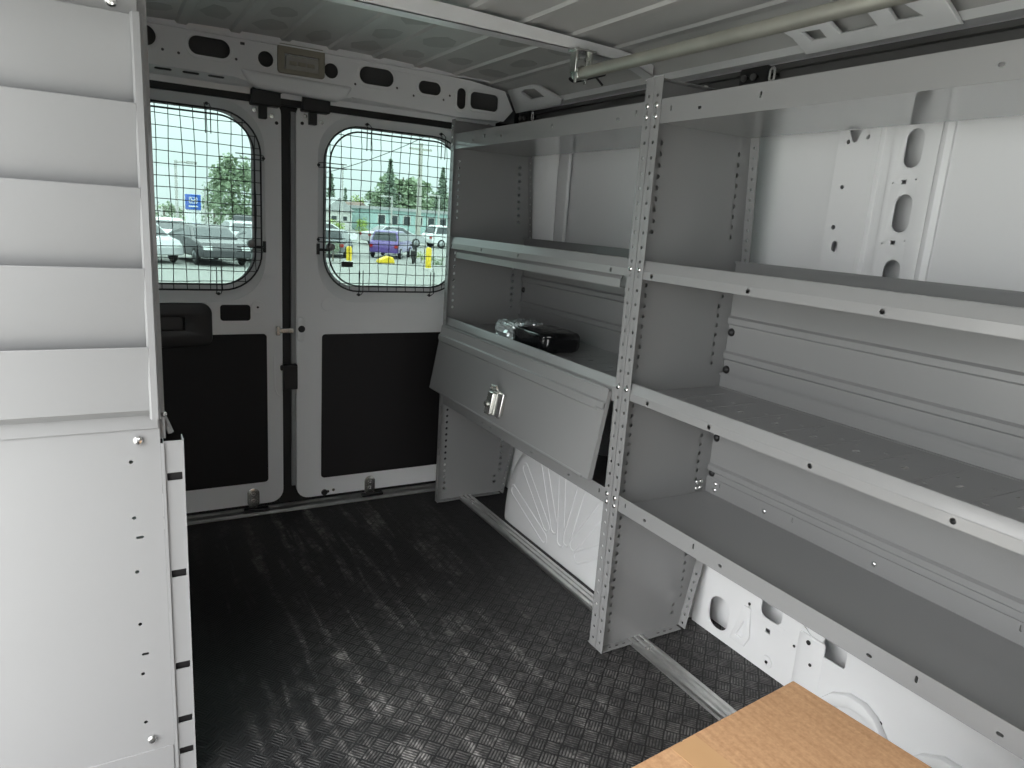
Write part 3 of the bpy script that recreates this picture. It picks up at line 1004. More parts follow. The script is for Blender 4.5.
def tray_up(par, y0, y1, z, zt, zb, x1, name, lipc, slotsz, mat='shelf'):
    """tray with a front and a rear lip folded up"""
    mb = MB()
    yc, h2 = (y0 + y1) / 2, (y1 - y0) / 2
    mb.box(XF + .004, x1, y0, y1, z - .002, z)
    hs = [slot(y - yc, -.004, .011, .0065) for y in lipc] + [slot(y - yc, .004, .0055, .013) for y in slotsz]
    hh = (zt - zb) / 2
    mb.plate([(-h2, -hh), (h2, -hh), (h2, hh), (-h2, hh)], hs, .002, (XF + .003, yc, (zt + zb) / 2), (0, 1, 0), (0, 0, 1))
    hs = [slot(y - yc, .012, .006, .014) for y in slotsz]
    mb.plate([(-h2, -.024), (h2, -.024), (h2, .024), (-h2, .024)], hs, .002, (x1, yc, z + .022), (0, 1, 0), (0, 0, 1))
    return mb.build(name, mat, par, ang=30)


def backpanel(par, y0, y1, x, z0, z1, beads, name='back_panel'):
    pr = [(x - .004, z0)]
    for b in beads:
        pr += [(x - .004, b - .012), (x - .011, b - .007), (x - .011, b + .006), (x - .004, b + .012)]
    pr.append((x - .004, z1))
    return MB().sheet(pr, 'y', y0, y1, .0018).build(name, 'grey', par, ang=25)


YN, YM, YF = .250, 1.401, 2.549
# ---- near unit
n_ = thing('shelving_unit', (XF, (YN + YM) / 2, 0), 'grey steel shelving unit with open shelves, the nearer one along the right wall', 'shelving', 'right wall shelving units')
mb = MB()
endpanel(mb, YM - .002, -1)
mb.build('end_panel', 'grey', n_, ang=30)
mb = MB()
endpanel(mb, YN, 1, False)
mb.build('end_panel', 'grey', n_, ang=30)
post(YM - .0015, -1).build('front_post', 'grey', n_)
post(YN, 1).build('front_post', 'grey', n_)
y0, y1 = YN + .003, YM - .004
tray_up(n_, y0, y1, 1.4305, 1.478, 1.423, 1.490, 'top_shelf', [1.243, .623], [1.337, 1.073, .52])
sh2 = shelf_down(n_, y0, y1, 1.102, 'shelf', False, [1.340, 1.035, .735, .43])
sh3 = shelf_down(n_, y0, y1, .790, 'shelf', True, [1.303, 1.091, .823, .552])
tray_up(n_, y0, y1, .440, .481, .438, 1.504, 'bottom_shelf', [1.264, 1.004, .640, .42], [1.343, 1.09, .554], 'grey')
backpanel(n_, y0, y1, 1.513, .462, .742, [.515])
backpanel(n_, y0, y1, 1.514, .770, 1.070, [.848, .947])
# underside flange strips that tie the back panels
for z in (1.452, 1.466):
    for s_ in (-.0145, .0145):
        pass
for y in (YM - .017,):
    for z in (.448, .470, .770, 1.078, 1.440, 1.465):
        bolt(n_, (XF - .0015, y, z), (-1, 0, 0))
for z in (.914, .808, .606, .499):
    MB().lathe([(.0115, 0), (.0115, .002), (.009, .006), (.004, .0085), (.001, .009)], (1.5085, YM - .017, z), (-1, 0, 0), 14).build('push_plug', 'black', n_)
for (x, y, z, ax) in ((1.466, YM - .004, .452, (0, -1, 0)), (1.466, YM - .004, .472, (0, -1, 0)), (1.482, YM - .004, .452, (0, -1, 0)), (1.482, YM - .004, .472, (0, -1, 0)), (1.503, 1.360, .455, (-1, 0, 0)), (1.503, 1.360, .473, (-1, 0, 0)), (1.503, 1.18, .462, (-1, 0, 0)), (1.503, .86, .462, (-1, 0, 0)), (1.178, 1.365, .441, (0, 0, 1)), (1.178, YM - .004, .456, (0, -1, 0))):
    bolt(n_, (x, y, z), ax)
bolt(n_, (1.305, YM - .014, 1.5255), (0, 0, 1), .007)

# ---- far unit
f_ = thing('shelving_unit', (XF, (YF + YM) / 2, 0), 'grey steel shelving unit with a drop-front bin, beside the right rear door', 'shelving', 'right wall shelving units')
mb = MB()
endpanel(mb, YF, -1)
mb.build('end_panel', 'grey', f_, ang=30)
mb = MB()
endpanel(mb, YM + .012, 1, False)
mb.build('end_panel', 'grey', f_, ang=30)
post(YF - .0005, -1).build('front_post', 'grey', f_)
post(YM + .0015, 1).build('front_post', 'grey', f_)
y0, y1 = YM + .004, YF - .003
tray_up(f_, y0, y1, 1.4305, 1.478, 1.423, 1.490, 'top_shelf', [2.372, 2.163, 1.536], [2.28, 1.85, 1.464])
shelf_down(f_, y0, y1, 1.104, 'shelf', False, [2.508, 2.256, 1.994, 1.503])
shelf_down(f_, y0, y1, .790, 'shelf', True, [])
backpanel(f_, y0, y1, 1.514, .770, 1.070, [.844, .946])
# slim channel slung under the second shelf
MB().sheet([(1.182, 1.060), (1.172, 1.046), (1.172, 1.024), (1.190, 1.024)], 'y', y0 + .07, y1 - .05, .002).build('under_channel', 'grey', f_)
# fascia under the third shelf and bin tray
MB().sheet([(1.160, .745), (1.158, .742), (1.158, .726), (1.165, .724)], 'y', y0 + .03, y1 - .01, .002).build('bin_fascia', 'grey', f_)
tray_up(f_, y0, y1, .440, .481, .438, 1.504, 'bin_tray', [1.61, 1.823, 2.11, 2.17], [1.46, 2.42])
backpanel(f_, y0, y1, 1.513, .462, .742, [.6])
for y in (YM + .017,):
    for z in (.448, .470, .770, 1.078, 1.440, 1.465):
        bolt(f_, (XF - .0015, y, z), (-1, 0, 0))
for z in (.90, 1.0):
    MB().lathe([(.0115, 0), (.0115, .002), (.009, .006), (.004, .0085), (.001, .009)], (1.509, YF - .017, z), (-1, 0, 0), 14).build('push_plug', 'black', f_)
bolt(f_, (1.305, YF - .012, 1.5255), (0, 0, 1), .007)
for z in (1.44, 1.465, 1.505):
    bolt(f_, (XF - .0015, YF - .015, z), (-1, 0, 0), .0045)
# drop-front lid, hanging a little open
lt, lb = Vector((1.146, 0, .752)), Vector((1.104, 0, .508))
dv = (lb - lt).normalized()
nv = Vector((dv.z, 0, -dv.x))           # toward the aisle
if nv.x > 0:
    nv = -nv
def lp3(u, w):
    q = lt + dv * u + nv * w
    return (q.x, q.z)
ll = (lb - lt).length
ly0, ly1 = 1.446, 2.536
mb = MB()
mb.sheet([lp3(-.006, -.010), lp3(-.006, .0), lp3(.030, .0), lp3(.034, .006), lp3(.050, .006), lp3(.054, .0), lp3(ll, .0), lp3(ll + .004, -.006), lp3(ll + .001, -.014)], 'y', ly0, ly1, .002)
for y in (ly0, ly1):
    q = [lp3(0, 0), lp3(ll, 0), lp3(ll, -.016), lp3(0, -.012)]
    mb.prism(q, 'y', y - .001, y + .001)
ld = mb.build('bin_lid', 'grey', f_, ang=25)
tag(ld, 'grey drop-front bin lid hanging slightly open')
MB().tube([(1.148, ly0 + .02, .756), (1.148, ly1 - .02, .756)], .004, 8).build('hinge_rod', 'grey', ld)
# raised strip across the lid near its hinge
c_ = lp3(.043, .0085)
MB().prism([lp3(.031, .0), lp3(.034, .007), lp3(.056, .007), lp3(.060, .0)], 'y', ly0 + .03, ly1 - .01).build('stiffening_strip', 'grey', ld, bevel=.001)
# hemmed lower edge
MB().tube([(lp3(ll, -.004)[0], ly0 + .03, lp3(ll, -.004)[1]), (lp3(ll, -.004)[0], ly1, lp3(ll, -.004)[1])], .006, 8).build('hemmed_edge', 'grey', ld)
# latch
lc = lt + dv * .166
def LQ(du, dy, dw):
    q = lt + dv * (.166 + du) + nv * (.002 + dw)
    return (q.x, 1.982 + dy, q.z)
Lm = Matrix(((-dv.x, 0, nv.x), (0, 1, 0), (-dv.z, 0, nv.z)))   # columns: up the lid, along y, out
lat = MB()
lm4 = Matrix(((0, -dv.x, nv.x), (-1, 0, 0), (0, -dv.z, nv.z))).to_4x4()
lm4.translation = Vector(LQ(0, 0, 0))
la = MB().plate(rrect(-.040, -.042, .040, .030, .006), [], .004, LQ(0, 0, .002), (0, -1, 0), -dv, .001).build('latch', 'zinc', ld)
la['label'] = 'zinc plated draw latch'
MB().box(-.036, .002, -.052, .026, .006, .030, lm4).build('latch_case', 'zinc', la, bevel=.004)
MB().box(.004, .048, -.050, .034, .008, .018, lm4).build('latch_paddle', 'bolt', la, bevel=.003)
MB().tube([LQ(-.035, .030, .022), LQ(-.035, -.032, .022)], .006, 8).build('latch_pin', 'zinc', la)
MB().tube([LQ(-.034, .018, .02), LQ(-.048, .018, .028), LQ(-.050, -.014, .028), LQ(-.034, -.014, .02)], .0045, 8).build('latch_bail', 'zinc', la)
MB().lathe([(.010, 0), (.010, .006), (.006, .007)], LQ(.018, .024, .030), nv, 12).build('latch_key_cylinder', 'zinc', la)

# ---- bag on the third shelf
def blob(cx, cy, cz, a, b, c, amp, seed, freq, ry=0, n=40, m=24, e=.45):
    mb = MB()
    vs = []
    for i in range(m + 1):
        ph = -PI / 2 + PI * i / m
        for k in range(n):
            th = 2 * PI * k / n
            f = lambda w: math.copysign(abs(w) ** e, w)
            x, y, z = f(math.cos(ph)) * f(math.cos(th)) * a, f(math.cos(ph)) * f(math.sin(th)) * b, f(math.sin(ph)) * c
            d = noise.noise(Vector((x, y, z)) * freq + Vector((seed, 0, 0))) + .6 * noise.noise(Vector((x, y, z)) * freq * 2.3 + Vector((0, seed, 0)))
            q = Vector((x, y, z))
            q += q.normalized() * d * amp
            if z < -.2 * c:
                q.z = max(q.z, -c)
            vs.append((cx + q.x * math.cos(ry) - q.y * math.sin(ry), cy + q.x * math.sin(ry) + q.y * math.cos(ry), cz + q.z))
    fs = [(i * n + k, i * n + (k + 1) % n, (i + 1) * n + (k + 1) % n, (i + 1) * n + k) for i in range(m) for k in range(n)]
    return mb.add(vs, fs)
bg = thing('wrapped_parcel', (1.28, 2.05, .758), 'black parcel in crumpled glossy plastic wrap lying on a shelf', 'parcel')
blob(1.285, 1.985, .795, .078, .105, .036, .006, 1, 34, .08, n=90, m=50, e=.35).build('black_wrapping', 'blackwrap', bg, ang=22)
blob(1.268, 2.130, .796, .072, .072, .036, .014, 5, 62, .08, n=90, m=50, e=.45).build('clear_wrapping', 'clearwrap', bg, ang=14)

# ================================================================== FLOOR RAIL
rl = thing('floor_rail', (1.297, 1.3, 0), 'worn ribbed aluminium rail screwed to the floor under the right shelving', 'rail')
pr = [(1.266, .0), (1.268, .007), (1.276, .010), (1.284, .010), (1.286, .006), (1.293, .006), (1.295, .011), (1.303, .011), (1.305, .006), (1.312, .006), (1.314, .010), (1.322, .010), (1.329, .006), (1.330, .0)]
MB().prism(pr, 'y', .10, 2.60).build('extrusion', 'alu', rl, ang=20)
for y in (1.335, 2.47, .45):
    MB().lathe([(.010, 0), (.010, .002), (.006, .006), (.002, .0065)], (1.297, y, .007), (0, 0, 1), 12).build('screw', 'bolt', rl)

# ================================================================== ROOF PIPE
pp = thing('roof_pipe', (1.195, 1.0, 1.58), 'long galvanised steel pipe clamped under the roof bow', 'pipe')
MB().tube([(1.195, 1.800, 1.592), (1.195, -.58, 1.592)], .0160, 18).build('tube', 'galv', pp, ang=60)
mb = MB()
ring = [(1.195 + .021 * math.cos(a), 1.775, 1.592 + .021 * math.sin(a)) for a in [PI * i / 12 * 1.5 - .25 * PI for i in range(13)]]
mb.sheet([(p[0], p[2]) for p in ring], 'y', 1.762, 1.790, .003)
mb.box(1.166, 1.174, 1.762, 1.790, 1.592, 1.652)
mb.box(1.216, 1.224, 1.762, 1.790, 1.596, 1.652)
mb.box(1.158, 1.232, 1.758, 1.794, 1.648, 1.654)
mb.build('clamp', 'zinc', pp, bevel=.001)
for x in (1.178, 1.212):
    MB().tube([(x, 1.776, 1.566), (x, 1.776, 1.660)], .0045, 8).build('clamp_screw', 'zinc', pp)
    MB().lathe([(.009, 0), (.009, .007)], (x, 1.776, 1.628), (0, 0, 1), 6).build('clamp_nut', 'zinc', pp)
MB().tube([(1.195, 1.798, 1.592), (1.195, 1.806, 1.592)], .0135, 16).build('tube_plug', 'black', pp)
MB().tube([(1.222, 1.775, 1.598), (1.24, 1.76, 1.586), (1.252, 1.745, 1.566)], .003, 6).build('tie', 'black', pp)

# ================================================================== LEFT SHELVING
YL = 1.380
lf = thing('shelving_unit', (-.13, 1.9, 0), 'light grey shelving unit end panel on the left, carrying a literature rack', 'shelving')
def T2(p):
    return (p[0] + .13, p[1] - .76)
hs = [circ(.021, z, .0036, 8) for z in (.704, .595, .486, .376, .268, .159)] + [slot(.029, .555, .013, .0055), slot(.027, .31, .013, .0055), circ(.032, .069, .0045, 8), circ(.035, .774, .0045, 8)]
mb = MB().plate([T2(p) for p in ((-.36, .006), (.070, .006), (.070, 1.522), (-.26, 1.522), (-.35, 1.43))], [[T2(q) for q in h] for h in hs], .002, (-.13, YL, .76), (1, 0, 0), (0, 0, 1))
mb.box(-.36, .070, YL, YL + .026, .004, .006).box(-.26, .070, YL, YL + .026, 1.520, 1.522)
mb.build('end_panel', 'light', lf)
MB().box(-.355, .068, YL - .0035, YL - .001, .006, .092).build('kick_plate', 'light', lf, bevel=.0008)
MB().box(-.355, .068, YL - .0045, YL - .001, .765, .80).build('cover_plate', 'light', lf, bevel=.0008)
# dark upper post and slotted lower post
MB().sheet([(.070, YL + .012), (.0800, YL + .012), (.0800, YL + .045)], 'z', .74, 1.522, .002).build('upper_post', 'grey', lf)
w = .034
hz = [.666, .467, .265, .141, .067]
hs = [[(q[0], q[1]) for q in rrect(-.013, z - .0075 - .37, .013, z + .008 - .37, .0012, 1)] for z in hz]
mb = MB().plate([(-w / 2, -.365), (w / 2, -.365), (w / 2, .366), (-w / 2, .366)], hs, .002, (.0920, YL + .002, .371), (1, 0, 0), (0, 0, 1))
mb.sheet([(.1090, YL - .002), (.1090, YL + .03)], 'z', .006, .740, .0018)
mb.sheet([(.0702, YL - .003), (.0760, YL - .003), (.0770, YL + .03)], 'z', .006, .735, .0018)
mb.build('slotted_post', 'light', lf)
MB().box(.074, .104, YL + .010, YL + .013, .02, .70).build('post_backing', 'board', lf)
MB().tube([(.074, YL + .03, .79), (.090, YL + .03, .745)], .006, 6).build('brace', 'light', lf)
for x, z in ((.034, .745), (.030, .119)):
    MB().lathe([(.0085, 0), (.0085, .002), (.006, .005), (.002, .006)], (x, YL - .0045, z), (0, -1, 0), 12).build('bolt', 'bolt', lf)
MB().lathe([(.005, 0), (.005, .002), (.002, .004)], (.079, YL + .011, .787), (0, -1, 0), 10).build('bolt', 'bolt', lf)
# shelves behind the end panel and its far end panel
for z in (.44, .78, 1.10, 1.43):
    MB().box(-.355, .066, YL + .004, 2.50, z - .003, z).box(.062, .066, YL + .05, 2.50, z - .04, z).build('shelf', 'light', lf)
MB().box(-.355, .068, 2.50, 2.502, .006, 1.522).build('end_panel', 'light', lf)

# ---- literature rack
rk = thing('literature_rack', (-.13, 1.355, .785), 'light grey wall rack of five stacked document pockets on the left end panel', 'rack')
RB = YL - .006
mb = MB().box(-.34, .066, RB - .0015, RB, .790, 1.50)
mb.build('back_plate', 'light', rk)
# right side frame: a folded strip
MB().sheet([(.054, RB - .026), (.057, RB - .036), (.067, RB - .036), (.0715, RB - .030), (.0715, RB)], 'z', .792, 1.452, .002).build('side_frame', 'light', rk)
MB().box(-.34, .066, RB - .004, RB - .0015, 1.452, 1.51).build('top_plate', 'grey', rk, bevel=.001)
MB().lathe([(.0085, 0), (.0085, .002), (.006, .005), (.002, .006)], (.030, RB - .004, 1.467), (0, -1, 0), 12).build('bolt', 'bolt', rk)
tops = [1.450, 1.318, 1.187, 1.056, .922]
bots = [1.347, 1.216, 1.084, .950, .806]
for i, (zt, zb) in enumerate(zip(tops, bots)):
    yt, yb = RB - .036, RB - .020
    if i == 0:
        yt = RB - .026
    lo = (tops[i + 1] - .012) if i < 4 else .792
    mb = MB().sheet([(yt + .006, zt - .006), (yt + .0025, zt), (yt, zt - .001), (yb, zb), (RB - .003, lo)], 'x', -.335, .056, .0015)
    mb.build('pocket', 'light', rk, ang=40)

# ================================================================== CARDBOARD BOX
bx = thing('cardboard_box', (.70, .36, 0), 'brown corrugated cardboard box standing on the floor in front of the right shelving', 'box')
zt = .450
cA, cB, cC = Vector((.976, .656, 0)), Vector((.601, .620, 0)), Vector((1.003, .425, 0))
ex = (cB - cA).normalized()
ey = Vector((-ex.y, ex.x, 0))
if ey.y > 0:
    ey = -ey
m4 = Matrix(((-ex.x, -ey.x, 0), (-ex.y, -ey.y, 0), (0, 0, 1))).to_4x4()   # local x toward the shelves, y toward the doors
W_, D_ = .56, .46
m4.translation = cA + ex * (W_ / 2) + ey * (D_ / 2)
MB().box(-W_ / 2, W_ / 2, -D_ / 2, D_ / 2, .001, zt - .005, m4).build('carton', 'card', bx, bevel=.006, seg=3)
for s in (-1, 1):
    xa, xb = (-W_ / 2 + .001, -.0012) if s < 0 else (.0012, W_ / 2 - .001)
    MB().box(xa, xb, -D_ / 2 + .001, D_ / 2 - .001, zt - .005, zt, m4).build('flap', 'card', bx, bevel=.0035, seg=2)
MB().box(-.026, .026, -D_ / 2 + .004, D_ / 2 - .004, zt, zt + .0005, m4).build('tape', 'tape', bx)
for q in list(bx.children):
    pass

# ================================================================== OUTSIDE
GZ = -1.20
gr = MB().box(-160, 260, -120, 260, GZ - .2, GZ).build('ground', 'asphalt', smooth=False)
tag(gr, 'pale weathered asphalt lot outside the rear doors', 'ground', kind='structure')


def carmat(c):
    k = 'car_' + c
    if k not in M:
        M[k] = paint(k + '_paint', CARC[c], .3, .8, .05, var=.02)
    return k


def car(name, x, y, rz, color, label, kind='sedan', group='parked cars', s=1.0):
    o = thing(name, (0, 0, 0), label, 'car', group)
    if kind == 'suv':
        body = [(-2.2, .35), (-2.25, .75), (-2.15, 1.0), (-1.95, 1.05), (-1.7, 1.62), (-1.5, 1.70), (.35, 1.68), (.6, 1.6), (1.15, 1.10), (2.05, .98), (2.25, .75), (2.28, .38)]
        glass = [(-1.85, 1.08), (-1.62, 1.56), (.40, 1.58), (.55, 1.52), (.98, 1.10)]
        top = 1.70
    else:
        body = [(-2.2, .30), (-2.28, .65), (-2.2, .92), (-1.6, 1.0), (-.95, 1.42), (-.6, 1.46), (.25, 1.44), (.5, 1.36), (1.2, .95), (2.0, .85), (2.25, .62), (2.28, .32)]
        glass = [(-1.5, 1.0), (-.92, 1.36), (.28, 1.37), (.42, 1.32), (1.02, .96)]
        top = 1.46
    m = Matrix.Rotation(rz, 4, 'Z') @ Matrix.Scale(s, 4)
    m.translation = Vector((x, y, GZ))
    o.location = (x, y, GZ)
    ORG[o.name] = Vector((x, y, GZ))
    mb = MB()
    # body sections narrow toward the roof
    n = len(body)
    def half(z):
        return .90 if z < 1.0 else .90 - (z - 1.0) / (top - 1.0) * .22
    vs = [(a, -half(b), b) for a, b in body] + [(a, half(b), b) for a, b in body]
    fs = [(i, (i + 1) % n, n + (i + 1) % n, n + i) for i in range(n)] + [tuple(range(n))[::-1], tuple(range(n, 2 * n))]
    mb.add(vs, fs, m)
    mb.build('body', carmat(color), o, bevel=.05)
    for sd in (-1, 1):
        g = MB()
        k = len(glass)
        vs = [(a, sd * (half(b) + .006), b) for a, b in glass] + [(a, sd * (half(b) - .01), b) for a, b in glass]
        g.add(vs, [tuple(range(k)), tuple(range(k, 2 * k))] + [(i, (i + 1) % k, k + (i + 1) % k, k + i) for i in range(k)], m)
        g.build('side_window', 'window', o)
    a, b = body[8 if kind != 'suv' else 8], body[7]
    ws = MB()
    p0, p1 = (body[7], body[8])
    def scr(p0, p1, out):
        vs = []
        for t, ins in ((.08, .1), (.92, .1)):
            X = p0[0] + (p1[0] - p0[0]) * t
            Z = p0[1] + (p1[1] - p0[1]) * t
            for sd in (-1, 1):
                vs.append((X + out * .012, sd * (half(Z) - ins), Z + .012))
        return vs
    v1 = scr(body[7], body[8], 1)
    v2 = scr(body[3], body[4], -1)
    for vv in (v1, v2):
        ws = MB()
        q = vv + [(a - .0, b, c - .02) for a, b, c in vv]
        ws.add(q, [(0, 1, 3, 2), (4, 6, 7, 5), (0, 2, 6, 4), (1, 5, 7, 3), (0, 4, 5, 1), (2, 3, 7, 6)], m)
        ws.build('windscreen' if vv is v1 else 'rear_window', 'window', o)
    for wx in (-1.35, 1.40):
        for sd in (-1, 1):
            p = m @ Vector((wx, sd * .80, .33))
            ax = (m.to_3x3() @ Vector((0, sd, 0)))
            w_ = MB().lathe([(.33 * s, 0), (.33 * s, .10), (.30 * s, .13), (.21 * s, .135)], p, ax, 16).build('wheel', 'tyre', o)
            MB().lathe([(.21 * s, 0), (.19 * s, .012), (.06 * s, .02)], p + ax.normalized() * .134, ax, 14).build('rim', 'hub', w_)
    for sd in (-1, 1):
        MB().box(-2.29, -2.18, sd * .78 - .12, sd * .78 + .10, .68, .86, m).build('tail_lamp', 'lamp_red', o)
        MB().box(2.12, 2.27, sd * .70 - .16, sd * .70 + .14, .60, .74, m).build('head_lamp', 'signwhite', o)
    return o


def P(x, y, Y):
    return at(x, y, Y)


car('sedan_car', 1.0, 31.0, -1.25, 'silver', 'silver sedan with its nose toward the van, seen low in the left door window')
car('sedan_car', 3.5, 30.6, -1.35, 'black', 'black sedan beside the silver sedan, below the blue sign')
car('sedan_car', 5.9, 31.0, -1.5, 'grey', 'grey sedan at the right edge of the left door window')
car('sedan_car', 2.6, 38.0, -1.5, 'white', 'white sedan in the row behind the silver and black cars')
car('sedan_car', 6.3, 39.5, -1.5, 'silver', 'silver sedan farther back, half hidden behind the grey sedan')
car('parked_suv', 10.4, 37.0, 1.15, 'grey', 'dark grey SUV behind the short yellow bollard', 'suv', s=.82)
car('parked_suv', 13.75, 37.6, 1.0, 'purple', 'purple SUV in the middle of the right door window', 'suv', s=.86)
car('parked_suv', 7.9, 46.0, 1.2, 'black', 'black SUV at the left edge of the right door window', 'suv')
car('sedan_car', 13.2, 50.0, .1, 'white', 'white sedan in the far row, behind the purple SUV')
car('sedan_car', 18.6, 50.5, .1, 'silver', 'silver sedan in the far row, between two white cars')
car('parked_suv', 23.5, 51.0, .1, 'white', 'white SUV in the far row near the tall wooden pole', 'suv')
car('sedan_car', 28.6, 52.0, .1, 'white', 'white sedan in the far row, the one nearest the shelving edge')

# dealership sign on its pylon
c = P(193, 202, 40.0)
sg = thing('dealer_sign', (c.x, 40.0, GZ), 'blue square dealership sign with a white H emblem on a white pylon', 'sign')
MB().box(c.x - .36, c.x + .36, 39.95, 40.15, GZ, c.z - .36).build('pylon', 'signwhite', sg, bevel=.02)
k = .72
MB().box(c.x - .50 * k, c.x + .50 * k, 39.90, 40.20, c.z - .52 * k, c.z + .52 * k).build('board', 'signblue', sg, bevel=.02)
em = MB()
fy0, fy1 = 39.880, 39.902
em.plate(rrect(-.27 * k, -.20 * k, .27 * k, .24 * k, .10 * k), [rrect(-.225 * k, -.160 * k, .225 * k, .200 * k, .07 * k)], .022, (c.x, 39.89, c.z + .10 * k), (1, 0, 0), (0, 0, 1))
for s_ in (-1, 1):
    q = [(s_ * .165, .27), (s_ * .095, .27), (s_ * .065, -.03), (s_ * .125, -.03)]
    em.add([(c.x + a * k, fy0, c.z + b_ * k) for a, b_ in q] + [(c.x + a * k, fy1, c.z + b_ * k) for a, b_ in q],
           [(0, 1, 2, 3), (4, 7, 6, 5), (0, 4, 5, 1), (1, 5, 6, 2), (2, 6, 7, 3), (3, 7, 4, 0)])
em.box(c.x - .09 * k, c.x + .09 * k, fy0, fy1, c.z + .095 * k, c.z + .155 * k)
em.build('emblem', 'signwhite', sg)
MB().box(c.x - .30 * k, c.x + .30 * k, fy0, fy1, c.z - .34 * k, c.z - .25 * k).build('name_bar', 'signwhite', sg)


def pole(name, px_, Y, ztop, r, mat, label, cat='pole', arm=0):
    b = P(px_, 230, Y)
    o = thing(name, (b.x, Y, GZ), label, cat)
    MB().tube([(b.x, Y, GZ), (b.x, Y, (GZ + ztop) / 2), (b.x, Y, ztop)], [r, r * .85, r * .7], 10).build('shaft', mat, o)
    if arm:
        MB().tube([(b.x, Y, ztop - .1), (b.x + arm, Y, ztop - .02)], r * .5, 6).build('arm', mat, o)
        MB().box(min(b.x + arm * .6, b.x + arm * 1.2), max(b.x + arm * .6, b.x + arm * 1.2), Y - .2, Y + .2, ztop - .14, ztop).build('lamp_head', mat, o)
    return o, b
pole('lamp_post', 178, 44, P(176, 160, 44).z, .10, 'pole', 'thin grey lamp post left of the blue sign', 'lamp post', .9)
o, b = pole('utility_pole', 418, 64, P(417, 143, 64).z, .26, 'woodpole', 'tall pale utility pole in front of the blue building')
MB().box(b.x - 1.1, b.x + 1.1, 63.9, 64.1, P(417, 150, 64).z, P(417, 148, 64).z).build('crossarm', 'woodpole', o)
pole('lamp_post', 391, 58, P(392, 196, 58).z, .10, 'pole', 'low grey lamp post between purple SUV and blue building', 'lamp post', -.8)
pole('lamp_post', 438, 58, P(438, 195, 58).z, .10, 'pole', 'low grey lamp post right of the utility pole', 'lamp post', -.8)
pole('lamp_post', 206, 60, P(206, 186, 60).z, .09, 'pole', 'thin grey lamp post just right of the blue sign', 'lamp post')
pole('lamp_post', 342, 70, P(342, 165, 70).z, .10, 'pole', 'thin distant lamp post above the white house', 'lamp post')
# overhead wires
w1 = thing('overhead_wire', P(330, 168, 64), 'thin overhead wire rising across the right door window to the utility pole', 'wire')
pts = [P(300 + 8 * i, 178 - 2.6 * i * (.55 + .03 * i), 64 - .3 * i) for i in range(24)]
MB().tube(pts, .03, 5).build('cable', 'wire', w1)


def tree(name, px_, Y, ptop, pbase, wpx, label, kind='broad', mat='leaf', n=700, seed=1, trunkpx=2):
    rr = random.Random(seed)
    b = P(px_, pbase, Y)
    t = P(px_, ptop, Y)
    H = t.z - b.z
    W = wpx / FPX * Y * (1.7 if kind == 'conifer' else 1.12) / 2
    o = thing(name, (b.x, Y, GZ), label, 'tree', 'trees beyond the lot')
    MB().tube([(b.x, Y, GZ), (b.x, Y, b.z + H * .35), (b.x, Y, b.z + H * (.9 if kind != 'bush' else .4))], [W * .09, W * .06, W * .02], 7).build('trunk', 'bark', o)
    mb = MB()
    clumps = [(rr.uniform(-.62, .62), rr.uniform(-.6, .6), rr.uniform(.22, .86)) for _ in range(26)]
    for i in range(int(n * 1.6)):
        if kind == 'conifer':
            hh = rr.random() ** .8
            rad = W * (1 - hh) * (.45 + .55 * abs(math.sin(hh * 40))) + .05
            a = rr.random() * 2 * PI
            rad *= math.sqrt(rr.random())
            c = Vector((b.x + rad * math.cos(a), Y + rad * math.sin(a), b.z + H * (.06 + .94 * hh)))
            sz = H * .030 * rr.uniform(.7, 1.5)
        else:
            q = rr.choice(clumps)
            v = Vector((rr.gauss(0, 1), rr.gauss(0, 1), rr.gauss(0, 1))).normalized() * rr.random() ** .4 * .34
            env = math.sqrt(max(0.05, 1 - (2 * (q[2] - .5)) ** 2)) if kind != 'bush' else 1
            c = Vector((b.x + W * (q[0] * env + v.x), Y + W * (q[1] * env + v.y), b.z + H * min(.99, q[2] + v.z * .42)))
            sz = W * .075 * rr.uniform(.6, 1.5)
        A = Vector((rr.gauss(0, 1), rr.gauss(0, 1), rr.gauss(0, .6))).normalized()
        B = A.orthogonal().normalized()
        B = (B * math.cos(rr.random() * 6) + A.cross(B) * math.sin(rr.random() * 6))
        mb.add([c - A * sz, c - B * sz * .6, c + A * sz, c + B * sz * .6], [(0, 1, 2, 3)])
    mb.build('crown', mat, o, smooth=False)
    return o


tree('deciduous_tree', 234, 56, 150, 240, 46, 'loose green deciduous tree at the right of the left door window', n=1500, seed=2)
tree('deciduous_tree', 215, 66, 176, 238, 26, 'smaller deciduous tree just right of the blue sign', n=700, seed=3)
tree('deciduous_tree', 165, 75, 200, 236, 34, 'low hazy tree at the left edge of the left door window', n=600, seed=4)
tree('deciduous_tree', 402, 128, 172, 222, 58, 'big rounded green tree behind the blue building', n=1600, seed=5)
tree('deciduous_tree', 376, 112, 188, 222, 30, 'rounded tree left of the big rounded green one', n=700, seed=6)
tree('deciduous_tree', 436, 115, 190, 224, 40, 'broad tree behind the roof at the right of the utility pole', n=800, seed=7)
tree('deciduous_tree', 356, 118, 192, 222, 18, 'yellowish small tree above the white house', n=400, seed=8, mat='leaf3')
tree('deciduous_tree', 340, 140, 200, 222, 34, 'low tree line clump above the roof of the white house', n=600, seed=18)
tree('conifer_tree', 389, 104, 160, 222, 15, 'tall thin conifer rising left of the big rounded tree', 'conifer', 'leaf2', 600, 9)
tree('conifer_tree', 441, 105, 168, 222, 16, 'tall dark conifer beside the shelving edge', 'conifer', 'leaf2', 600, 10)
tree('conifer_tree', 331, 105, 174, 222, 12, 'thin conifer at the left edge of the right door window', 'conifer', 'leaf2', 500, 11)
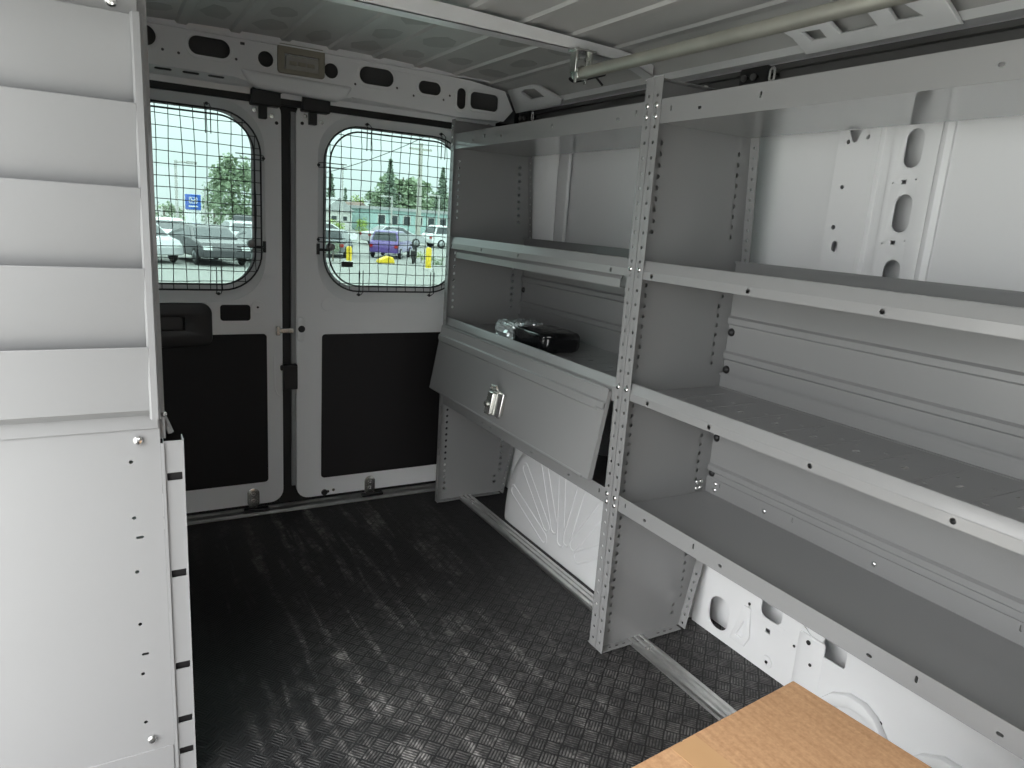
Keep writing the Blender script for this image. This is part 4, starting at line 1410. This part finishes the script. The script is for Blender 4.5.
tree('conifer_tree', 345, 125, 188, 222, 8, 'small distant conifer between the thin conifer and yellowish tree', 'conifer', 'leaf2', 300, 12)
tree('roadside_shrub', 362, 60, 217, 238, 15, 'bright green shrub in front of the white house, the right one', 'bush', 'leaf3', 500, 13)
tree('roadside_shrub', 337, 60, 218, 236, 16, 'bright green shrub in front of the white house, the left one', 'bush', 'leaf3', 500, 14)
tree('roadside_shrub', 333, 33, 240, 256, 14, 'leafy green shrub low at the left of the right door window', 'bush', 'leaf', 400, 15)
tree('roadside_shrub', 437, 33, 256, 270, 16, 'dark green shrub right of the right yellow bollard', 'bush', 'leaf', 400, 16)
tree('roadside_shrub', 421, 34, 251, 262, 10, 'dry yellowish shrub left of the right yellow bollard', 'bush', 'leaf3', 300, 17)


def building(name, pl_, pr_, pt, Y, depth, wall, roof, label, gable=0, wins=4):
    a, b = P(pl_, pt, Y), P(pr_, pt, Y)
    x0, x1 = a.x, b.x
    zt = (a.z + b.z) / 2
    o = thing(name, ((x0 + x1) / 2, Y + depth / 2, GZ), label, 'building')
    MB().box(x0, x1, Y, Y + depth, GZ, zt).build('walls', wall, o)
    ov = .3
    if gable:
        MB().prism([(x0 - ov, zt), (x1 + ov, zt), ((x0 + x1) / 2, zt + gable)], 'y', Y - ov, Y + depth + ov).build('roof', roof, o)
    else:
        MB().box(x0 - ov, x1 + ov, Y - ov, Y + depth + ov, zt, zt + .35).build('roof', roof, o)
    wd = (x1 - x0) / (wins * 2 + 1)
    for i in range(wins):
        xa = x0 + wd * (2 * i + 1)
        f = MB().box(xa - .08, xa + wd + .08, Y - .06, Y, GZ + 1.0, zt - .5).build('window_frame', 'siding2', o)
        MB().box(xa, xa + wd, Y - .09, Y - .061, GZ + 1.1, zt - .6).build('pane', 'window', f)
    return o


building('blue_building', 372, 452, 212, 84, 10, 'siding', 'roofing2', 'long pale blue-green commercial building behind the parked cars', 0, 6)
building('white_house', 326, 352, 211, 86, 8, 'siding2', 'roofing2', 'white house with a grey gabled roof behind the green shrubs', 1.6, 2)
building('brown_house', 354, 370, 213, 100, 8, 'siding2', 'roofing', 'small white house with a reddish brown roof between white house and blue building', 1.5, 2)
building('far_house', 300, 322, 208, 95, 8, 'siding2', 'roofing', 'white house with a brown roof at the left edge of the right door window', 1.8, 2)


def bollard(px_, pb, Y, h, label):
    b = P(px_, pb, Y)
    o = thing('bollard', (b.x, Y, GZ), label, 'bollard', 'yellow bollards')
    MB().lathe([(.13, 0), (.13, h - .1), (.11, h - .03), (.05, h)], (b.x, Y, GZ), (0, 0, 1), 14).build('post', 'yellow', o)
    MB().lathe([(.26, 0), (.24, .08), (.16, .1)], (b.x, Y, GZ), (0, 0, 1), 14).build('footing', 'pole', o)
bollard(428, 270, 29.5, 1.0, 'yellow bollard near the shelving edge, standing before a dark shrub')
bollard(349, 260, 32.5, .75, 'short yellow bollard in front of the dark grey SUV')
# yellow kerb block and a black scooter by the purple SUV
b = P(386, 256, 33)
kb = MB().prism([(-.42, 0), (-.34, .18), (.1, .34), (.32, .28), (.42, 0)], 'y', 32.8, 33.3).build('yellow_barrier', 'yellow', bevel=.05)
kb.location = (b.x, 33.05, GZ)
tag(kb, 'low yellow ballast barrier on the ground before the purple SUV', 'barrier')
b = P(414, 255, 33.5)
sc_ = thing('motor_scooter', (b.x, 33.5, GZ), 'black motor scooter parked between the purple SUV and the right bollard', 'scooter')
SS = Matrix.Translation((b.x, 33.5, GZ)) @ Matrix.Rotation(1.1, 4, 'Z') @ Matrix.Scale(.8, 4)
for dx in (-.5, .5):
    MB().lathe([(.22, -.05), (.24, 0), (.22, .05)], SS @ Vector((dx, 0, .29)), SS.to_3x3() @ Vector((0, 1, 0)), 14).build('wheel', 'tyre', sc_)
MB().prism([(-.7, .35), (-.75, .8), (-.2, .85), (-.1, .45), (.3, .42), (.42, 1.0), (.52, 1.0), (.55, .4), (.3, .25), (-.3, .25)], 'y', -.14, .14, SS).build('body', 'black', sc_, bevel=.03)
MB().tube([SS @ Vector((.42, -.3, 1.12)), SS @ Vector((.46, 0, 1.05)), SS @ Vector((.42, .3, 1.12))], .03, 6).build('handlebar', 'black', sc_)

# ================================================================== LIGHT
W = bpy.data.worlds.new('overcast_sky')
SC.world = W
W.use_nodes = True
nt = W.node_tree
bg_ = nt.nodes['Background']
tc = nt.nodes.new('ShaderNodeTexCoord')
sp = nt.nodes.new('ShaderNodeSeparateXYZ')
nt.links.new(tc.outputs['Generated'], sp.inputs[0])
cr = nt.nodes.new('ShaderNodeValToRGB')
cr.color_ramp.elements[0].position = 0.0
cr.color_ramp.elements[0].color = (.42, .435, .435, 1)
cr.color_ramp.elements[1].position = 1.0
cr.color_ramp.elements[1].color = (1.52, 1.50, 1.49, 1)
nt.links.new(sp.outputs[2], cr.inputs['Fac'])
nt.links.new(cr.outputs[0], bg_.inputs['Color'])
bg_.inputs['Strength'].default_value = 1.0

vs_ = SC.view_settings
vs_.view_transform = 'Standard'
try:
    vs_.look = 'None'
except Exception:
    pass
vs_.gamma = 1
vs_.use_curve_mapping = False
vs_.exposure = 3.18
